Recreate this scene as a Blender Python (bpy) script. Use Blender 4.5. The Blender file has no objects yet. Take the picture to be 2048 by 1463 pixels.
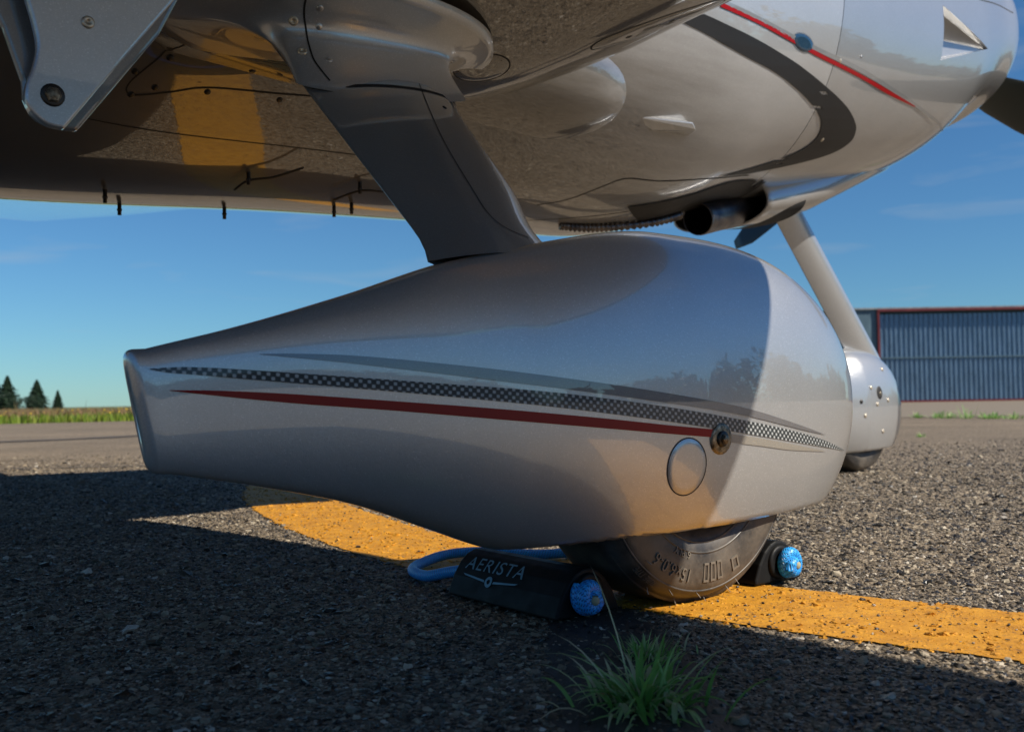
import bpy, bmesh, math, random
import numpy as np
from mathutils import Vector, Matrix
from mathutils.bvhtree import BVHTree
R = math.radians
rng = np.random.default_rng(7)
random.seed(7)
scn = bpy.context.scene
COL = scn.collection

# ------------------------------------------------------------------ camera, sky, sun, exposure
CAM_Z = .307
cd = bpy.data.cameras.new('camera'); cam = bpy.data.objects.new('camera', cd); COL.objects.link(cam)
cd.sensor_width = 36; cd.lens = 1990 / 2048 * 36; cd.clip_start = .02; cd.clip_end = 3000
pitch = math.atan((799 - 731.5) / 1990); roll = R(.95)
fw = Vector((0, math.cos(pitch), math.sin(pitch))); r0 = Vector((1, 0, 0)); u0 = r0.cross(fw)
rv = math.cos(roll) * r0 - math.sin(roll) * u0; uv_ = math.sin(roll) * r0 + math.cos(roll) * u0
cam.matrix_world = Matrix(((rv.x, uv_.x, -fw.x, 0), (rv.y, uv_.y, -fw.y, 0), (rv.z, uv_.z, -fw.z, CAM_Z), (0, 0, 0, 1)))
cd.dof.use_dof = True; cd.dof.focus_distance = 1.5; cd.dof.aperture_fstop = 8.0
scn.camera = cam

TH = R(38); C0 = Vector((.24, 1.55, 0))                       # main wheel on the ground, heading of the aeroplane
H2 = Vector((math.cos(TH), math.sin(TH), 0)); N2 = Vector((-math.sin(TH), math.cos(TH), 0))
def W(x, y, z=0): return C0 + H2 * x + N2 * y + Vector((0, 0, z))
sun_travel = (H2 * -.55 + N2 * 1.0 + Vector((0, 0, -1))).normalized()
sl = bpy.data.lights.new('sun', 'SUN'); sl.energy = 5.0; sl.angle = R(.5); sl.color = (1, .93, .82)
so = bpy.data.objects.new('sun', sl); COL.objects.link(so); so.rotation_euler = sun_travel.to_track_quat('-Z', 'Y').to_euler()
w = bpy.data.worlds.new('World'); scn.world = w; w.use_nodes = True
nt = w.node_tree; bg = nt.nodes['Background']
sky = nt.nodes.new('ShaderNodeTexSky'); sky.sky_type = 'NISHITA'; sky.sun_disc = False
sky.sun_elevation = math.asin(-sun_travel.z); sky.sun_rotation = math.atan2(-sun_travel.x, -sun_travel.y)
sky.air_density = 1.0; sky.dust_density = .05; sky.ozone_density = 3.0
# thin high cirrus streaks over the whole sky
tc = nt.nodes.new('ShaderNodeTexCoord'); mp = nt.nodes.new('ShaderNodeMapping'); mp.inputs['Scale'].default_value = (2.2, 2.2, 15)
mp.inputs['Rotation'].default_value = (0, R(6), 0)
nz = nt.nodes.new('ShaderNodeTexNoise'); nz.inputs['Scale'].default_value = 2.3; nz.inputs['Detail'].default_value = 7; nz.inputs['Distortion'].default_value = .4
rp = nt.nodes.new('ShaderNodeValToRGB'); rp.color_ramp.elements[0].position = .56; rp.color_ramp.elements[1].position = .82
rp.color_ramp.elements[1].color = (.35, .35, .35, 1)
mx = nt.nodes.new('ShaderNodeMixRGB'); mx.inputs[2].default_value = (6.5, 7.2, 7.8, 1)
hs = nt.nodes.new('ShaderNodeHueSaturation'); hs.inputs['Saturation'].default_value = 1.0
nt.links.new(tc.outputs['Generated'], mp.inputs[0]); nt.links.new(mp.outputs[0], nz.inputs[0]); nt.links.new(nz.outputs[0], rp.inputs[0])
nt.links.new(sky.outputs[0], hs.inputs['Color']); tn = nt.nodes.new('ShaderNodeMixRGB'); tn.blend_type = 'MULTIPLY'; tn.inputs[0].default_value = 1; tn.inputs[2].default_value = (.60, 1.04, 1.38, 1); nt.links.new(hs.outputs[0], tn.inputs[1]); nt.links.new(tn.outputs[0], mx.inputs[1]); nt.links.new(rp.outputs[0], mx.inputs[0]); nt.links.new(mx.outputs[0], bg.inputs[0])
bg.inputs[1].default_value = .05
scn.view_settings.view_transform = 'Standard'; scn.view_settings.look = 'None'
scn.view_settings.exposure = 0.42; scn.view_settings.gamma = 1; scn.view_settings.use_curve_mapping = False
scn.cycles.max_bounces = 8; scn.cycles.glossy_bounces = 5

# ------------------------------------------------------------------ helpers
def tag(o, label=None, cat=None, group=None, kind=None):
    if label: o['label'] = label
    if cat: o['category'] = cat
    if group: o['group'] = group
    if kind: o['kind'] = kind
    return o
def empty(name, loc=(0, 0, 0), rz=0, **k):
    o = bpy.data.objects.new(name, None); COL.objects.link(o); o.location = loc; o.rotation_euler = (0, 0, rz); return tag(o, **k)
def mesh_obj(name, verts, faces, mat, parent=None, smooth=True, uvs=None):
    me = bpy.data.meshes.new(name); me.from_pydata([tuple(map(float, v)) for v in verts], [], [tuple(map(int, f)) for f in faces])
    me.materials.append(mat)
    if smooth: me.polygons.foreach_set('use_smooth', [True] * len(me.polygons))
    if uvs is not None:
        l = me.uv_layers.new(name='UVMap'); idx = np.zeros(len(me.loops), int); me.loops.foreach_get('vertex_index', idx)
        l.data.foreach_set('uv', np.asarray(uvs, float)[idx].ravel())
    me.update()
    o = bpy.data.objects.new(name, me); COL.objects.link(o); o.parent = parent
    return o
class MB:
    def __init__(s): s.v = []; s.f = []
    def add(s, v, f):
        b = len(s.v); s.v += [tuple(map(float, p)) for p in v]; s.f += [tuple(int(i) + b for i in q) for q in f]; return s
    def box(s, a, b, mat=None):
        (x0, y0, z0), (x1, y1, z1) = a, b
        v = [(x0, y0, z0), (x1, y0, z0), (x1, y1, z0), (x0, y1, z0), (x0, y0, z1), (x1, y0, z1), (x1, y1, z1), (x0, y1, z1)]
        if mat is not None: v = [mat @ Vector(p) for p in v]
        return s.add(v, [(0, 3, 2, 1), (4, 5, 6, 7), (0, 1, 5, 4), (1, 2, 6, 5), (2, 3, 7, 6), (3, 0, 4, 7)])
    def build(s, name, mat, parent=None, smooth=False): return mesh_obj(name, s.v, s.f, mat, parent, smooth)
def grid(P, closed=True, flip=False):
    """rings P[i][j] -> verts, faces"""
    n, m = P.shape[:2]; f = []
    for i in range(n - 1):
        for j in range(m if closed else m - 1):
            k = (j + 1) % m; q = (i * m + j, i * m + k, (i + 1) * m + k, (i + 1) * m + j)
            f.append(q[::-1] if flip else q)
    return P.reshape(-1, 3), f
def fix_normals(o):
    bm = bmesh.new(); bm.from_mesh(o.data); bmesh.ops.recalc_face_normals(bm, faces=bm.faces); bm.to_mesh(o.data); bm.free(); return o
def bevel(o, wdt, seg=2, ang=35):
    m = o.modifiers.new('bevel', 'BEVEL'); m.width = wdt; m.segments = seg; m.limit_method = 'ANGLE'; m.angle_limit = R(ang); return o
def tube(path, r, seg=12, taper=None, caps=True):
    """tube along a list of points -> verts, faces, uvs (u along metres, v around 0..1)"""
    P = [Vector(p) for p in path]; n = len(P); t = [(P[min(i + 1, n - 1)] - P[max(i - 1, 0)]).normalized() for i in range(n)]
    up = Vector((0, 0, 1)) if abs(t[0].z) < .9 else Vector((1, 0, 0)); a = (up - t[0] * up.dot(t[0])).normalized()
    V = []; F = []; U = []; L = 0
    for i in range(n):
        if i: L += (P[i] - P[i - 1]).length
        a = (a - t[i] * a.dot(t[i])).normalized(); b = t[i].cross(a); rr = r[i] if hasattr(r, '__len__') else r
        for j in range(seg):
            q = 2 * math.pi * j / seg; V.append(P[i] + (a * math.cos(q) + b * math.sin(q)) * rr); U.append((L, abs(j / seg * 2 - 1)))
        if i:
            for j in range(seg):
                k = (j + 1) % seg; F.append(((i - 1) * seg + j, (i - 1) * seg + k, i * seg + k, i * seg + j))
    if caps: F.append(tuple(range(seg))[::-1]); F.append(tuple(range((n - 1) * seg, n * seg)))
    return V, F, U
def spline(pts, n):
    P = np.array(pts, float); k = len(P); out = []
    for s in np.linspace(0, k - 1, n):
        i = min(int(s), k - 2); t = s - i; p0 = P[max(i - 1, 0)]; p1 = P[i]; p2 = P[i + 1]; p3 = P[min(i + 2, k - 1)]
        out.append(.5 * ((2 * p1) + (-p0 + p2) * t + (2 * p0 - 5 * p1 + 4 * p2 - p3) * t * t + (-p0 + 3 * p1 - 3 * p2 + p3) * t ** 3))
    return np.array(out)

# ------------------------------------------------------------------ materials
class Mat:
    def __init__(s, name, base=(.5, .5, .5), rough=.5, metal=0, coat=0, coat_rough=.03, spec=.5):
        s.m = bpy.data.materials.new(name); s.m.use_nodes = True; s.t = s.m.node_tree; s.b = s.t.nodes['Principled BSDF']
        s.i('Base Color', (*base, 1)); s.i('Roughness', rough); s.i('Metallic', metal); s.i('Coat Weight', coat); s.i('Coat Roughness', coat_rough); s.i('Coat IOR', 1.72 if coat >= 1 else 1.5); s.i('Specular IOR Level', spec)
    def i(s, k, v): s.b.inputs[k].default_value = v
    def n(s, t, **k):
        q = s.t.nodes.new('ShaderNode' + t)
        for a, v in k.items():
            if a in q.inputs: q.inputs[a].default_value = v
            else: setattr(q, a, v)
        return q
    def l(s, a, b): s.t.links.new(a, b)
    def coord(s, kind='Object', scale=(1, 1, 1), rot=(0, 0, 0)):
        c = s.n('TexCoord'); m = s.n('Mapping'); m.inputs['Scale'].default_value = scale; m.inputs['Rotation'].default_value = rot
        if kind == 'World': g = s.n('NewGeometry'); s.l(g.outputs['Position'], m.inputs[0])
        else: s.l(c.outputs[kind], m.inputs[0])
        return m.outputs[0]
    def noise(s, co, scale, detail=4, rough=.5, dist=0):
        q = s.n('TexNoise', Scale=scale, Detail=detail, Roughness=rough, Distortion=dist); s.l(co, q.inputs['Vector']); return q.outputs[0]
    def vor(s, co, scale, out='Distance', **k):
        q = s.n('TexVoronoi', Scale=scale, **k); s.l(co, q.inputs['Vector']); return q.outputs[out]
    def ramp(s, src, *st):
        q = s.n('ValToRGB'); e = q.color_ramp.elements
        while len(e) < len(st): e.new(.5)
        for x, (p, c) in zip(e, st): x.position = p; x.color = (c, c, c, 1) if not hasattr(c, '__len__') else (*c, 1)
        s.l(src, q.inputs[0]); return q.outputs[0]
    def mix(s, fac, a, b, mode='MIX'):
        q = s.n('MixRGB', blend_type=mode)
        for k, v in zip((0, 1, 2), (fac, a, b)):
            if hasattr(v, 'is_linked'): s.l(v, q.inputs[k])
            else: q.inputs[k].default_value = v if k == 0 else (*v, 1)
        return q.outputs[0]
    def math(s, op, a, b=0.):
        q = s.n('Math', operation=op)
        for k, v in zip((0, 1), (a, b)):
            if hasattr(v, 'is_linked'): s.l(v, q.inputs[k])
            else: q.inputs[k].default_value = v
        return q.outputs[0]
    def bump(s, h, strength=.5, dist=.001, prev=None, coat=False):
        q = s.n('Bump', Strength=strength, Distance=dist); s.l(h, q.inputs['Height'])
        if prev is not None: s.l(prev, q.inputs['Normal'])
        s.l(q.outputs[0], s.b.inputs['Normal'])
        return q.outputs[0]

def paint(name, base=(.49, .488, .485), metal=.55, rough=.29, dirt=.5, belly_shade=False):
    m = Mat(name, base, rough, metal, 1.0, .012)
    co = m.coord('Object'); fl = m.n('TexVoronoi', Scale=760.); m.l(co, fl.inputs['Vector'])
    sep = m.n('SeparateColor'); m.l(fl.outputs['Color'], sep.inputs[0])
    g = m.ramp(sep.outputs[0], (0, .93), (.8, 1.0), (.965, 1.08), (1, 1.28))
    d1 = m.noise(co, 9, 6, .6); d = m.ramp(d1, (.3, .90), (.7, 1.0))
    # fine vertical scuffs and specks of dirt
    sc = m.noise(m.coord('Object', (14, 14, 260)), 3, 3, .6); sc = m.ramp(sc, (.30, .88), (.42, 1.0))
    sp = m.vor(co, 70); sp = m.ramp(sp, (.035, .25), (.055, 1.0))
    spm = m.ramp(m.noise(co, 31, 2), (.60, 0), (.66, 1)); sp = m.mix(spm, (1, 1, 1), sp)
    c = m.mix(1, (*base,), g, 'MULTIPLY'); c = m.mix(dirt, c, d, 'MULTIPLY'); c = m.mix(dirt * .55, c, sc, 'MULTIPLY'); c = m.mix(dirt, c, sp, 'MULTIPLY')
    if belly_shade:   # shade of the belly painted into the colour, darker aft and low
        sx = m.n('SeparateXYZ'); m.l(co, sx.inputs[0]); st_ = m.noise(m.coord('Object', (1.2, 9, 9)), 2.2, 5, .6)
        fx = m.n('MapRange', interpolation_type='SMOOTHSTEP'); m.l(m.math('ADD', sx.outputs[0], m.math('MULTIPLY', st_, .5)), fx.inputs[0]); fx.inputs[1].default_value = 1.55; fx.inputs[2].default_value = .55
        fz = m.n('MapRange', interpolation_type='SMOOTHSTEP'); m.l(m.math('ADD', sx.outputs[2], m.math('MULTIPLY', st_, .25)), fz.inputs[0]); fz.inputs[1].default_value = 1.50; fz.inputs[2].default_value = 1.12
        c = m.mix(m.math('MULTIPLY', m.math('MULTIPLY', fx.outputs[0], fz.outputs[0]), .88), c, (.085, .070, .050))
    m.l(c, m.b.inputs['Base Color'])
    m.bump(sep.outputs[1], .22, .0006)
    return m.m
M = {}
M['paint'] = paint('silver_pearl_paint')
M['belly'] = paint('shaded_silver_paint', (.12, .108, .092), .3, .16, .8)  # copy of the silver paint, darkened for the shade under the wing
M['fuselage'] = paint('fuselage_paint', metal=.35, belly_shade=True)
M['fuselage'].node_tree.nodes['Principled BSDF'].inputs['Coat IOR'].default_value = 1.9
M['leg'] = paint('leg_grey_paint', (.20, .197, .19), .2, .36, .5)
M['grey_stripe'] = paint('grey_stripe_paint', (.17, .165, .17), .35, .35, .3)
M['light_grey_stripe'] = paint('light_grey_stripe_paint', (.30, .30, .30), .35, .35, .3)
M['beige_stripe'] = paint('faded_stripe_film', (.27, .245, .205), .1, .5, .6)
M['red'] = Mat('dark_red_stripe_paint', (.30, .002, .004), .4, 0, .2, .05, .2).m
M['gap'] = Mat('panel_gap_black', (.012, .011, .010), .7).m
M['black_hole'] = Mat('sooty_black', (.008, .007, .006), .8).m
M['heat'] = Mat('sooty_heat_shield', (.02, .017, .014), .55, .3).m
m = Mat('carbon_weave', (.1, .1, .1), .45, 0, .5, .04)
uv = m.coord('UV')
sxy = m.n('SeparateXYZ'); m.l(uv, sxy.inputs[0]); su = m.math('SINE', m.math('MULTIPLY', sxy.outputs[0], 2 * math.pi / .0108)); sv_ = m.math('SINE', m.math('MULTIPLY', sxy.outputs[1], 2 * math.pi / .0100)); pr_ = m.math('MULTIPLY', su, sv_)
c = m.ramp(m.math('ADD', m.math('MULTIPLY', pr_, .5), .5), (.42, (.022, .026, .028)), (.60, (.10, .11, .11)), (.80, (.40, .42, .42))); m.l(c, m.b.inputs['Base Color']); m.bump(pr_, .2, .0004); M['weave'] = m.m
m = Mat('black_carbon_band', (.02, .02, .021), .5, 0, .2, .1, .3)
uv = m.coord('UV'); wv = m.n('TexWave', Scale=60.); m.l(uv, wv.inputs['Vector']); c = m.ramp(wv.outputs[0], (.2, (.005, .005, .006)), (.8, (.022, .021, .021))); m.l(c, m.b.inputs['Base Color']); M['carbon_band'] = m.m
m = Mat('aluminium', (.42, .41, .40), .38, .85); co = m.coord('Object', (1, 1, 6)); s_ = m.noise(co, 60, 4); m.l(m.ramp(s_, (.3, .28), (.7, .46)), m.b.inputs['Roughness']); M['alu'] = m.m
m = Mat('stained_steel', (.30, .26, .19), .45, .8); co = m.coord('Object'); c = m.ramp(m.noise(co, 160, 5, .65), (.35, (.05, .038, .025)), (.6, (.33, .28, .20)), (.8, (.5, .46, .38))); m.l(c, m.b.inputs['Base Color']); M['washer'] = m.m
M['bolt'] = Mat('dark_bolt', (.05, .045, .04), .4, .8).m
M['rivet'] = Mat('bright_rivet', (.55, .53, .5), .3, .9).m
M['brass'] = Mat('brass_screw', (.60, .52, .40), .35, .6).m
m = Mat('exhaust_steel', (.16, .15, .16), .35, .95); co = m.coord('Object'); c = m.ramp(m.noise(co, 20, 4), (.3, (.07, .07, .09)), (.7, (.22, .19, .17))); m.l(c, m.b.inputs['Base Color']); M['exhaust'] = m.m
m = Mat('propeller_black', (.012, .02, .018), .5, 0, .25, .3); M['prop'] = m.m
M['lens'] = Mat('dark_blue_vent', (.02, .06, .11), .25, .3, .8).m
# rubber
m = Mat('tire_rubber', (.025, .023, .022), .55, 0, .15, .3)
co = m.coord('Object'); n1 = m.noise(co, 14, 6, .65); n2 = m.noise(co, 120, 4, .6)
c = m.mix(m.ramp(n1, (.4, 0), (.68, 1)), (.026, .023, .021), (.12, .098, .074)); c = m.mix(m.ramp(n2, (.55, 0), (.75, .5)), c, (.12, .10, .08)); m.l(c, m.b.inputs['Base Color'])
m.l(m.ramp(n1, (.3, .38), (.7, .62)), m.b.inputs['Roughness']); m.bump(n2, .35, .001); M['tire'] = m.m
m = Mat('chock_rubber', (.007, .007, .007), .6, 0, 0, .25, .22); co = m.coord('Object'); m.bump(m.noise(co, 300, 3), .2, .0005); m.l(m.ramp(m.noise(co, 40, 4), (.3, .48), (.7, .68)), m.b.inputs['Roughness']); M['chock'] = m.m
M['print'] = Mat('pale_blue_print', (.16, .30, .38), .5).m
# braided rope
m = Mat('blue_braid', (.02, .30, .75), .45, 0, .1, .3, .6)
uv = m.coord('UV', (1, 1, 1)); br = m.n('TexBrick', Scale=1.0); br.offset = .5; br.inputs['Brick Width'].default_value = .0052; br.inputs['Row Height'].default_value = .105; br.inputs['Mortar Size'].default_value = .0009; br.inputs['Mortar Smooth'].default_value = .9
# skew the bricks so the braid runs diagonally
br.inputs['Color1'].default_value = (.02, .30, .82, 1); br.inputs['Color2'].default_value = (.03, .42, .90, 1); br.inputs['Mortar'].default_value = (.004, .07, .25, 1)
sx = m.n('SeparateXYZ'); m.l(uv, sx.inputs[0]); cx = m.n('CombineXYZ'); tri = m.math('MULTIPLY', sx.outputs[1], .016); m.l(m.math('ADD', sx.outputs[0], tri), cx.inputs[0]); m.l(sx.outputs[1], cx.inputs[1])
m.l(cx.outputs[0], br.inputs['Vector']); m.l(br.outputs['Color'], m.b.inputs['Base Color']); inv = m.math('SUBTRACT', 1., br.outputs['Fac']); m.bump(inv, .9, .0012); M['rope'] = m.m
M['ropecore'] = Mat('singed_rope_end', (.35, .33, .22), .8).m

# asphalt: one recipe for the sheet and for the chippings
def asphalt(name, stone_scale=150.):
    m = Mat(name, (.1, .09, .08), .8, 0, 0, .03, .35)
    co = m.coord('World')
    v = m.n('TexVoronoi', Scale=stone_scale, Randomness=1.0); m.l(co, v.inputs['Vector'])
    sep = m.n('SeparateColor'); m.l(v.outputs['Color'], sep.inputs[0])
    c = m.ramp(sep.outputs[0], (0, (.075, .056, .036)), (.35, (.165, .124, .080)), (.7, (.27, .205, .135)), (.92, (.36, .28, .19)), (1, (.5, .42, .32)))
    edge = m.ramp(v.outputs['Distance'], (.5, 0), (.9, .7)); c = m.mix(edge, c, (.04, .034, .028))
    far = m.ramp(m.noise(co, 1.3, 6, .6), (.3, .82), (.7, 1.15)); c = m.mix(1, c, far, 'MULTIPLY')
    big = m.ramp(m.noise(m.coord('World', (.12, .6, 1)), 1.0, 6, .6), (.38, .86), (.6, 1.06)); c = m.mix(1, c, big, 'MULTIPLY')
    m.l(c, m.b.inputs['Base Color'])
    h = m.ramp(v.outputs['Distance'], (0, 1), (.75, 0)); b = m.bump(h, .75, .004)
    return m.m
M['asphalt'] = asphalt('asphalt')
m = Mat('stone_chipping', (.1, .09, .08), .55, 0, 0, .03, .45)
oi = m.n('ObjectInfo'); c = m.ramp(oi.outputs['Random'], (0, (.012, .010, .008)), (.30, (.04, .031, .021)), (.62, (.15, .117, .080)), (.86, (.28, .218, .145)), (.97, (.44, .37, .265)), (1, (.6, .54, .46)))
co = m.coord('World'); pt_ = m.ramp(m.noise(co, 1.7, 6, .65), (.36, .70), (.62, 1.12)); c = m.mix(1, c, pt_, 'MULTIPLY'); nn = m.noise(co, 420, 4); c = m.mix(.6, c, m.ramp(nn, (.3, .65), (.7, 1.25)), 'MULTIPLY'); m.l(c, m.b.inputs['Base Color']); m.bump(nn, .5, .001)
m.l(m.ramp(oi.outputs['Random'], (0, .35), (1, .7)), m.b.inputs['Roughness']); M['stone'] = m.m
def yellow(name, worn):
    m = Mat(name, (.60, .27, .012), .65, 0, 0, .03, .35); co = m.coord('World')
    c = m.ramp(m.noise(co, 26, 6, .65), (.3, (.40, .165, .008)), (.7, (.64, .30, .02)))
    wr = m.ramp(m.noise(co, 170, 5, .7), (.54, 0), (.66, 1)); wr2 = m.ramp(m.noise(co, 9, 6, .65), (.42, 0), (.62, 1)); k = m.math('MULTIPLY', wr, m.math('ADD', wr2, .22))
    c = m.mix(k, c, (.055, .042, .030)); m.l(c, m.b.inputs['Base Color']); m.bump(m.noise(co, 230, 4, .6), .55, .003); return m.m
M['yellow'] = yellow('worn_yellow_paint', 1)
m = Mat('tar_sealant', (.022, .021, .021), .62, 0, 0, .03, .35); co = m.coord('World', (1, .35, 1), (0, 0, R(20))); nn = m.noise(co, 55, 6, .6, .6); m.l(m.ramp(nn, (.3, (.022, .019, .017)), (.7, (.075, .064, .055))), m.b.inputs['Base Color']); m.bump(nn, .7, .006); M['tar'] = m.m
m = Mat('grass_blade', (.06, .13, .02), .5, 0, 0, .03, .4); m.i('Subsurface Weight', 0.0)
g = m.n('NewGeometry'); c = m.ramp(g.outputs['Random Per Island'], (0, (.12, .30, .05)), (.4, (.25, .48, .11)), (.72, (.42, .58, .24)), (1, (.70, .60, .40)))
uvn = m.n('TexCoord'); sx = m.n('SeparateXYZ'); m.l(uvn.outputs['UV'], sx.inputs[0]); tip = m.ramp(sx.outputs[0], (.82, 0), (1, .8)); c = m.mix(tip, c, (.42, .36, .25)); m.l(c, m.b.inputs['Base Color'])
tr = m.n('BsdfTranslucent'); m.l(c, tr.inputs[0]); ms = m.n('MixShader'); ms.inputs[0].default_value = .35; m.l(m.b.outputs[0], ms.inputs[1]); m.l(tr.outputs[0], ms.inputs[2]); m.l(ms.outputs[0], m.t.nodes['Material Output'].inputs[0]); M['grass'] = m.m
def field(name, *cols):
    m = Mat(name, cols[0], .6); g = m.n('NewGeometry'); k = len(cols) - 1
    c = m.ramp(g.outputs['Random Per Island'], *[(i / k, q) for i, q in enumerate(cols)]); m.l(c, m.b.inputs['Base Color'])
    tr = m.n('BsdfTranslucent'); m.l(c, tr.inputs[0]); ms = m.n('MixShader'); ms.inputs[0].default_value = .35; m.l(m.b.outputs[0], ms.inputs[1]); m.l(tr.outputs[0], ms.inputs[2]); m.l(ms.outputs[0], m.t.nodes['Material Output'].inputs[0]); return m.m
M['meadow'] = field('meadow_grass', (.10, .18, .012), (.17, .25, .02), (.24, .28, .03), (.12, .16, .02))
M['stalk'] = field('dry_grass_stalks', (.22, .12, .06), (.30, .19, .09), (.18, .11, .05), (.26, .22, .08))
M['flower'] = Mat('yellow_petal', (.75, .50, .02), .6).m
M['needle'] = field('conifer_needles', (.012, .030, .018), (.022, .048, .024), (.03, .06, .03))
M['leaf'] = field('broadleaf', (.022, .05, .018), (.04, .08, .022), (.055, .10, .03))
M['bark'] = Mat('bark', (.06, .045, .035), .9).m
m = Mat('soil_and_turf', (.07, .10, .02), .9); co = m.coord('World'); m.l(m.ramp(m.noise(co, .4, 5), (.3, (.06, .09, .015)), (.7, (.13, .13, .035))), m.b.inputs['Base Color']); M['turf'] = m.m
# hangar
def sheet(name, base, rough=.35, metal=.3):
    m = Mat(name, base, rough, metal); co = m.coord('Object', (3, 3, .35)); n_ = m.noise(co, 5, 5, .6); c = m.ramp(n_, (.3, tuple(b * .75 for b in base)), (.7, tuple(b * 1.2 for b in base))); m.l(c, m.b.inputs['Base Color']); m.l(m.ramp(n_, (.3, rough * .8), (.7, rough * 1.3)), m.b.inputs['Roughness']); return m.m
M['blue_sheet'] = sheet('blue_steel_sheet', (.15, .24, .34), .28, .45)
M['blue_wall'] = sheet('blue_grey_wall', (.08, .14, .18), .5, .1)
M['red_trim'] = sheet('dark_red_trim', (.13, .012, .018), .5, .1)
M['roof'] = sheet('grey_roof_sheet', (.25, .27, .28), .5, .3)
M['concrete'] = sheet('concrete', (.20, .160, .112), .8, 0)

# ------------------------------------------------------------------ ground
def ground_mesh(name, x0, x1, y0, y1, z, mat, nx=2, ny=2):
    P = np.array([[(x, y, z) for x in np.linspace(x0, x1, nx)] for y in np.linspace(y0, y1, ny)]); v, f = grid(P, False); return mesh_obj(name, v, f, mat, None, False)
g = ground_mesh('ground', -1500, 1500, -1500, 1500, -.012, M['turf']); tag(g, kind='structure')
ap = mesh_obj('apron', [(-60, -50, 0), (60, -50, 0), (60, 60, 0), (9, 60, 0), (-2, 23.4, 0), (-14, 17.2, 0), (-60, 14.5, 0)], [(0, 1, 2, 3, 4, 5, 6)], M['asphalt'], None, False); tag(ap, kind='structure')
# edge of the turf lip along the apron is grown over by meadow grass (below)

# painted taxi line: a swept band, 27 cm wide
low = spline([(.40, -1.7), (.18, -1.05), (.009, -.531), (-.119, -.01), (-.162, .45), (-.107, 1.012), (.08, 1.783), (.36, 2.45), (.8, 3.2), (1.5, 4.1), (2.6, 5.2)], 700)
tan = np.gradient(low, axis=0); tan /= np.linalg.norm(tan, axis=1)[:, None]; nor = np.stack([tan[:, 1], -tan[:, 0]], 1)
wid = .272
bandP = []
_e0 = np.convolve(rng.normal(0, .0042, 720), [.3, .4, .3], 'same'); _e1 = np.convolve(rng.normal(0, .0042, 720), [.3, .4, .3], 'same')
for k in range(700):
    bandP.append([W(*(low[k] + nor[k] * (wid * q + (_e0[k] if q == 0 else _e1[k] if q == 1 else 0))), .0022) for q in np.linspace(0, 1, 7)])
lv, lf = grid(np.array([[tuple(p) for p in r] for r in bandP]), False)
ln = mesh_obj('taxi_line', lv, lf, M['yellow'], None, False); tag(ln, kind='structure')
lowW = np.array([tuple(W(*p))[:2] for p in low]); midW = np.array([tuple(W(*(low[k] + nor[k] * wid / 2)))[:2] for k in range(0, 700, 8)])
def in_line(X, Y, mar=0.):
    d = np.full(len(X), 9.)
    for a, b in zip(midW[:-1], midW[1:]):
        ab = b - a; t = np.clip(((X - a[0]) * ab[0] + (Y - a[1]) * ab[1]) / (ab @ ab), 0, 1); d = np.minimum(d, np.hypot(X - a[0] - t * ab[0], Y - a[1] - t * ab[1]))
    return d < wid / 2 + mar
# tar sealed crack running from under the wheel towards the front
cl = np.array([(.10, 1.62), (.11, 1.42), (.115, 1.28), (.12, 1.15), (.122, 1.0), (.125, .85), (.13, .6), (.13, .2)]); cw = np.array([.04, .06, .075, .085, .085, .085, .085, .08])
cl2 = spline(cl, 240); cw2 = np.interp(np.linspace(0, 7, 240), range(8), cw) * (1 + np.convolve(rng.normal(0, .16, 260), np.ones(9) / 9, 'same')[:240])
sp = np.array([[(c[0] + q * w_ * (1 + .04 * math.sin(i * .21 + q * 2)), c[1], .0012) for q in np.linspace(-1, 1, 5)] for i, (c, w_) in enumerate(zip(cl2, cw2))])
sv, sf = grid(sp, False); sf = [f for f in sf]
tar = mesh_obj('crack_sealant', sv, sf, M['tar'], None, False); tag(tar, kind='structure')
def in_tar(X, Y):
    cx_ = np.interp(-Y, -cl2[:, 1], cl2[:, 0]); w_ = np.interp(-Y, -cl2[:, 1], cw2); return (abs(X - cx_) < w_ * .96) & (Y < 1.6)

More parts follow.
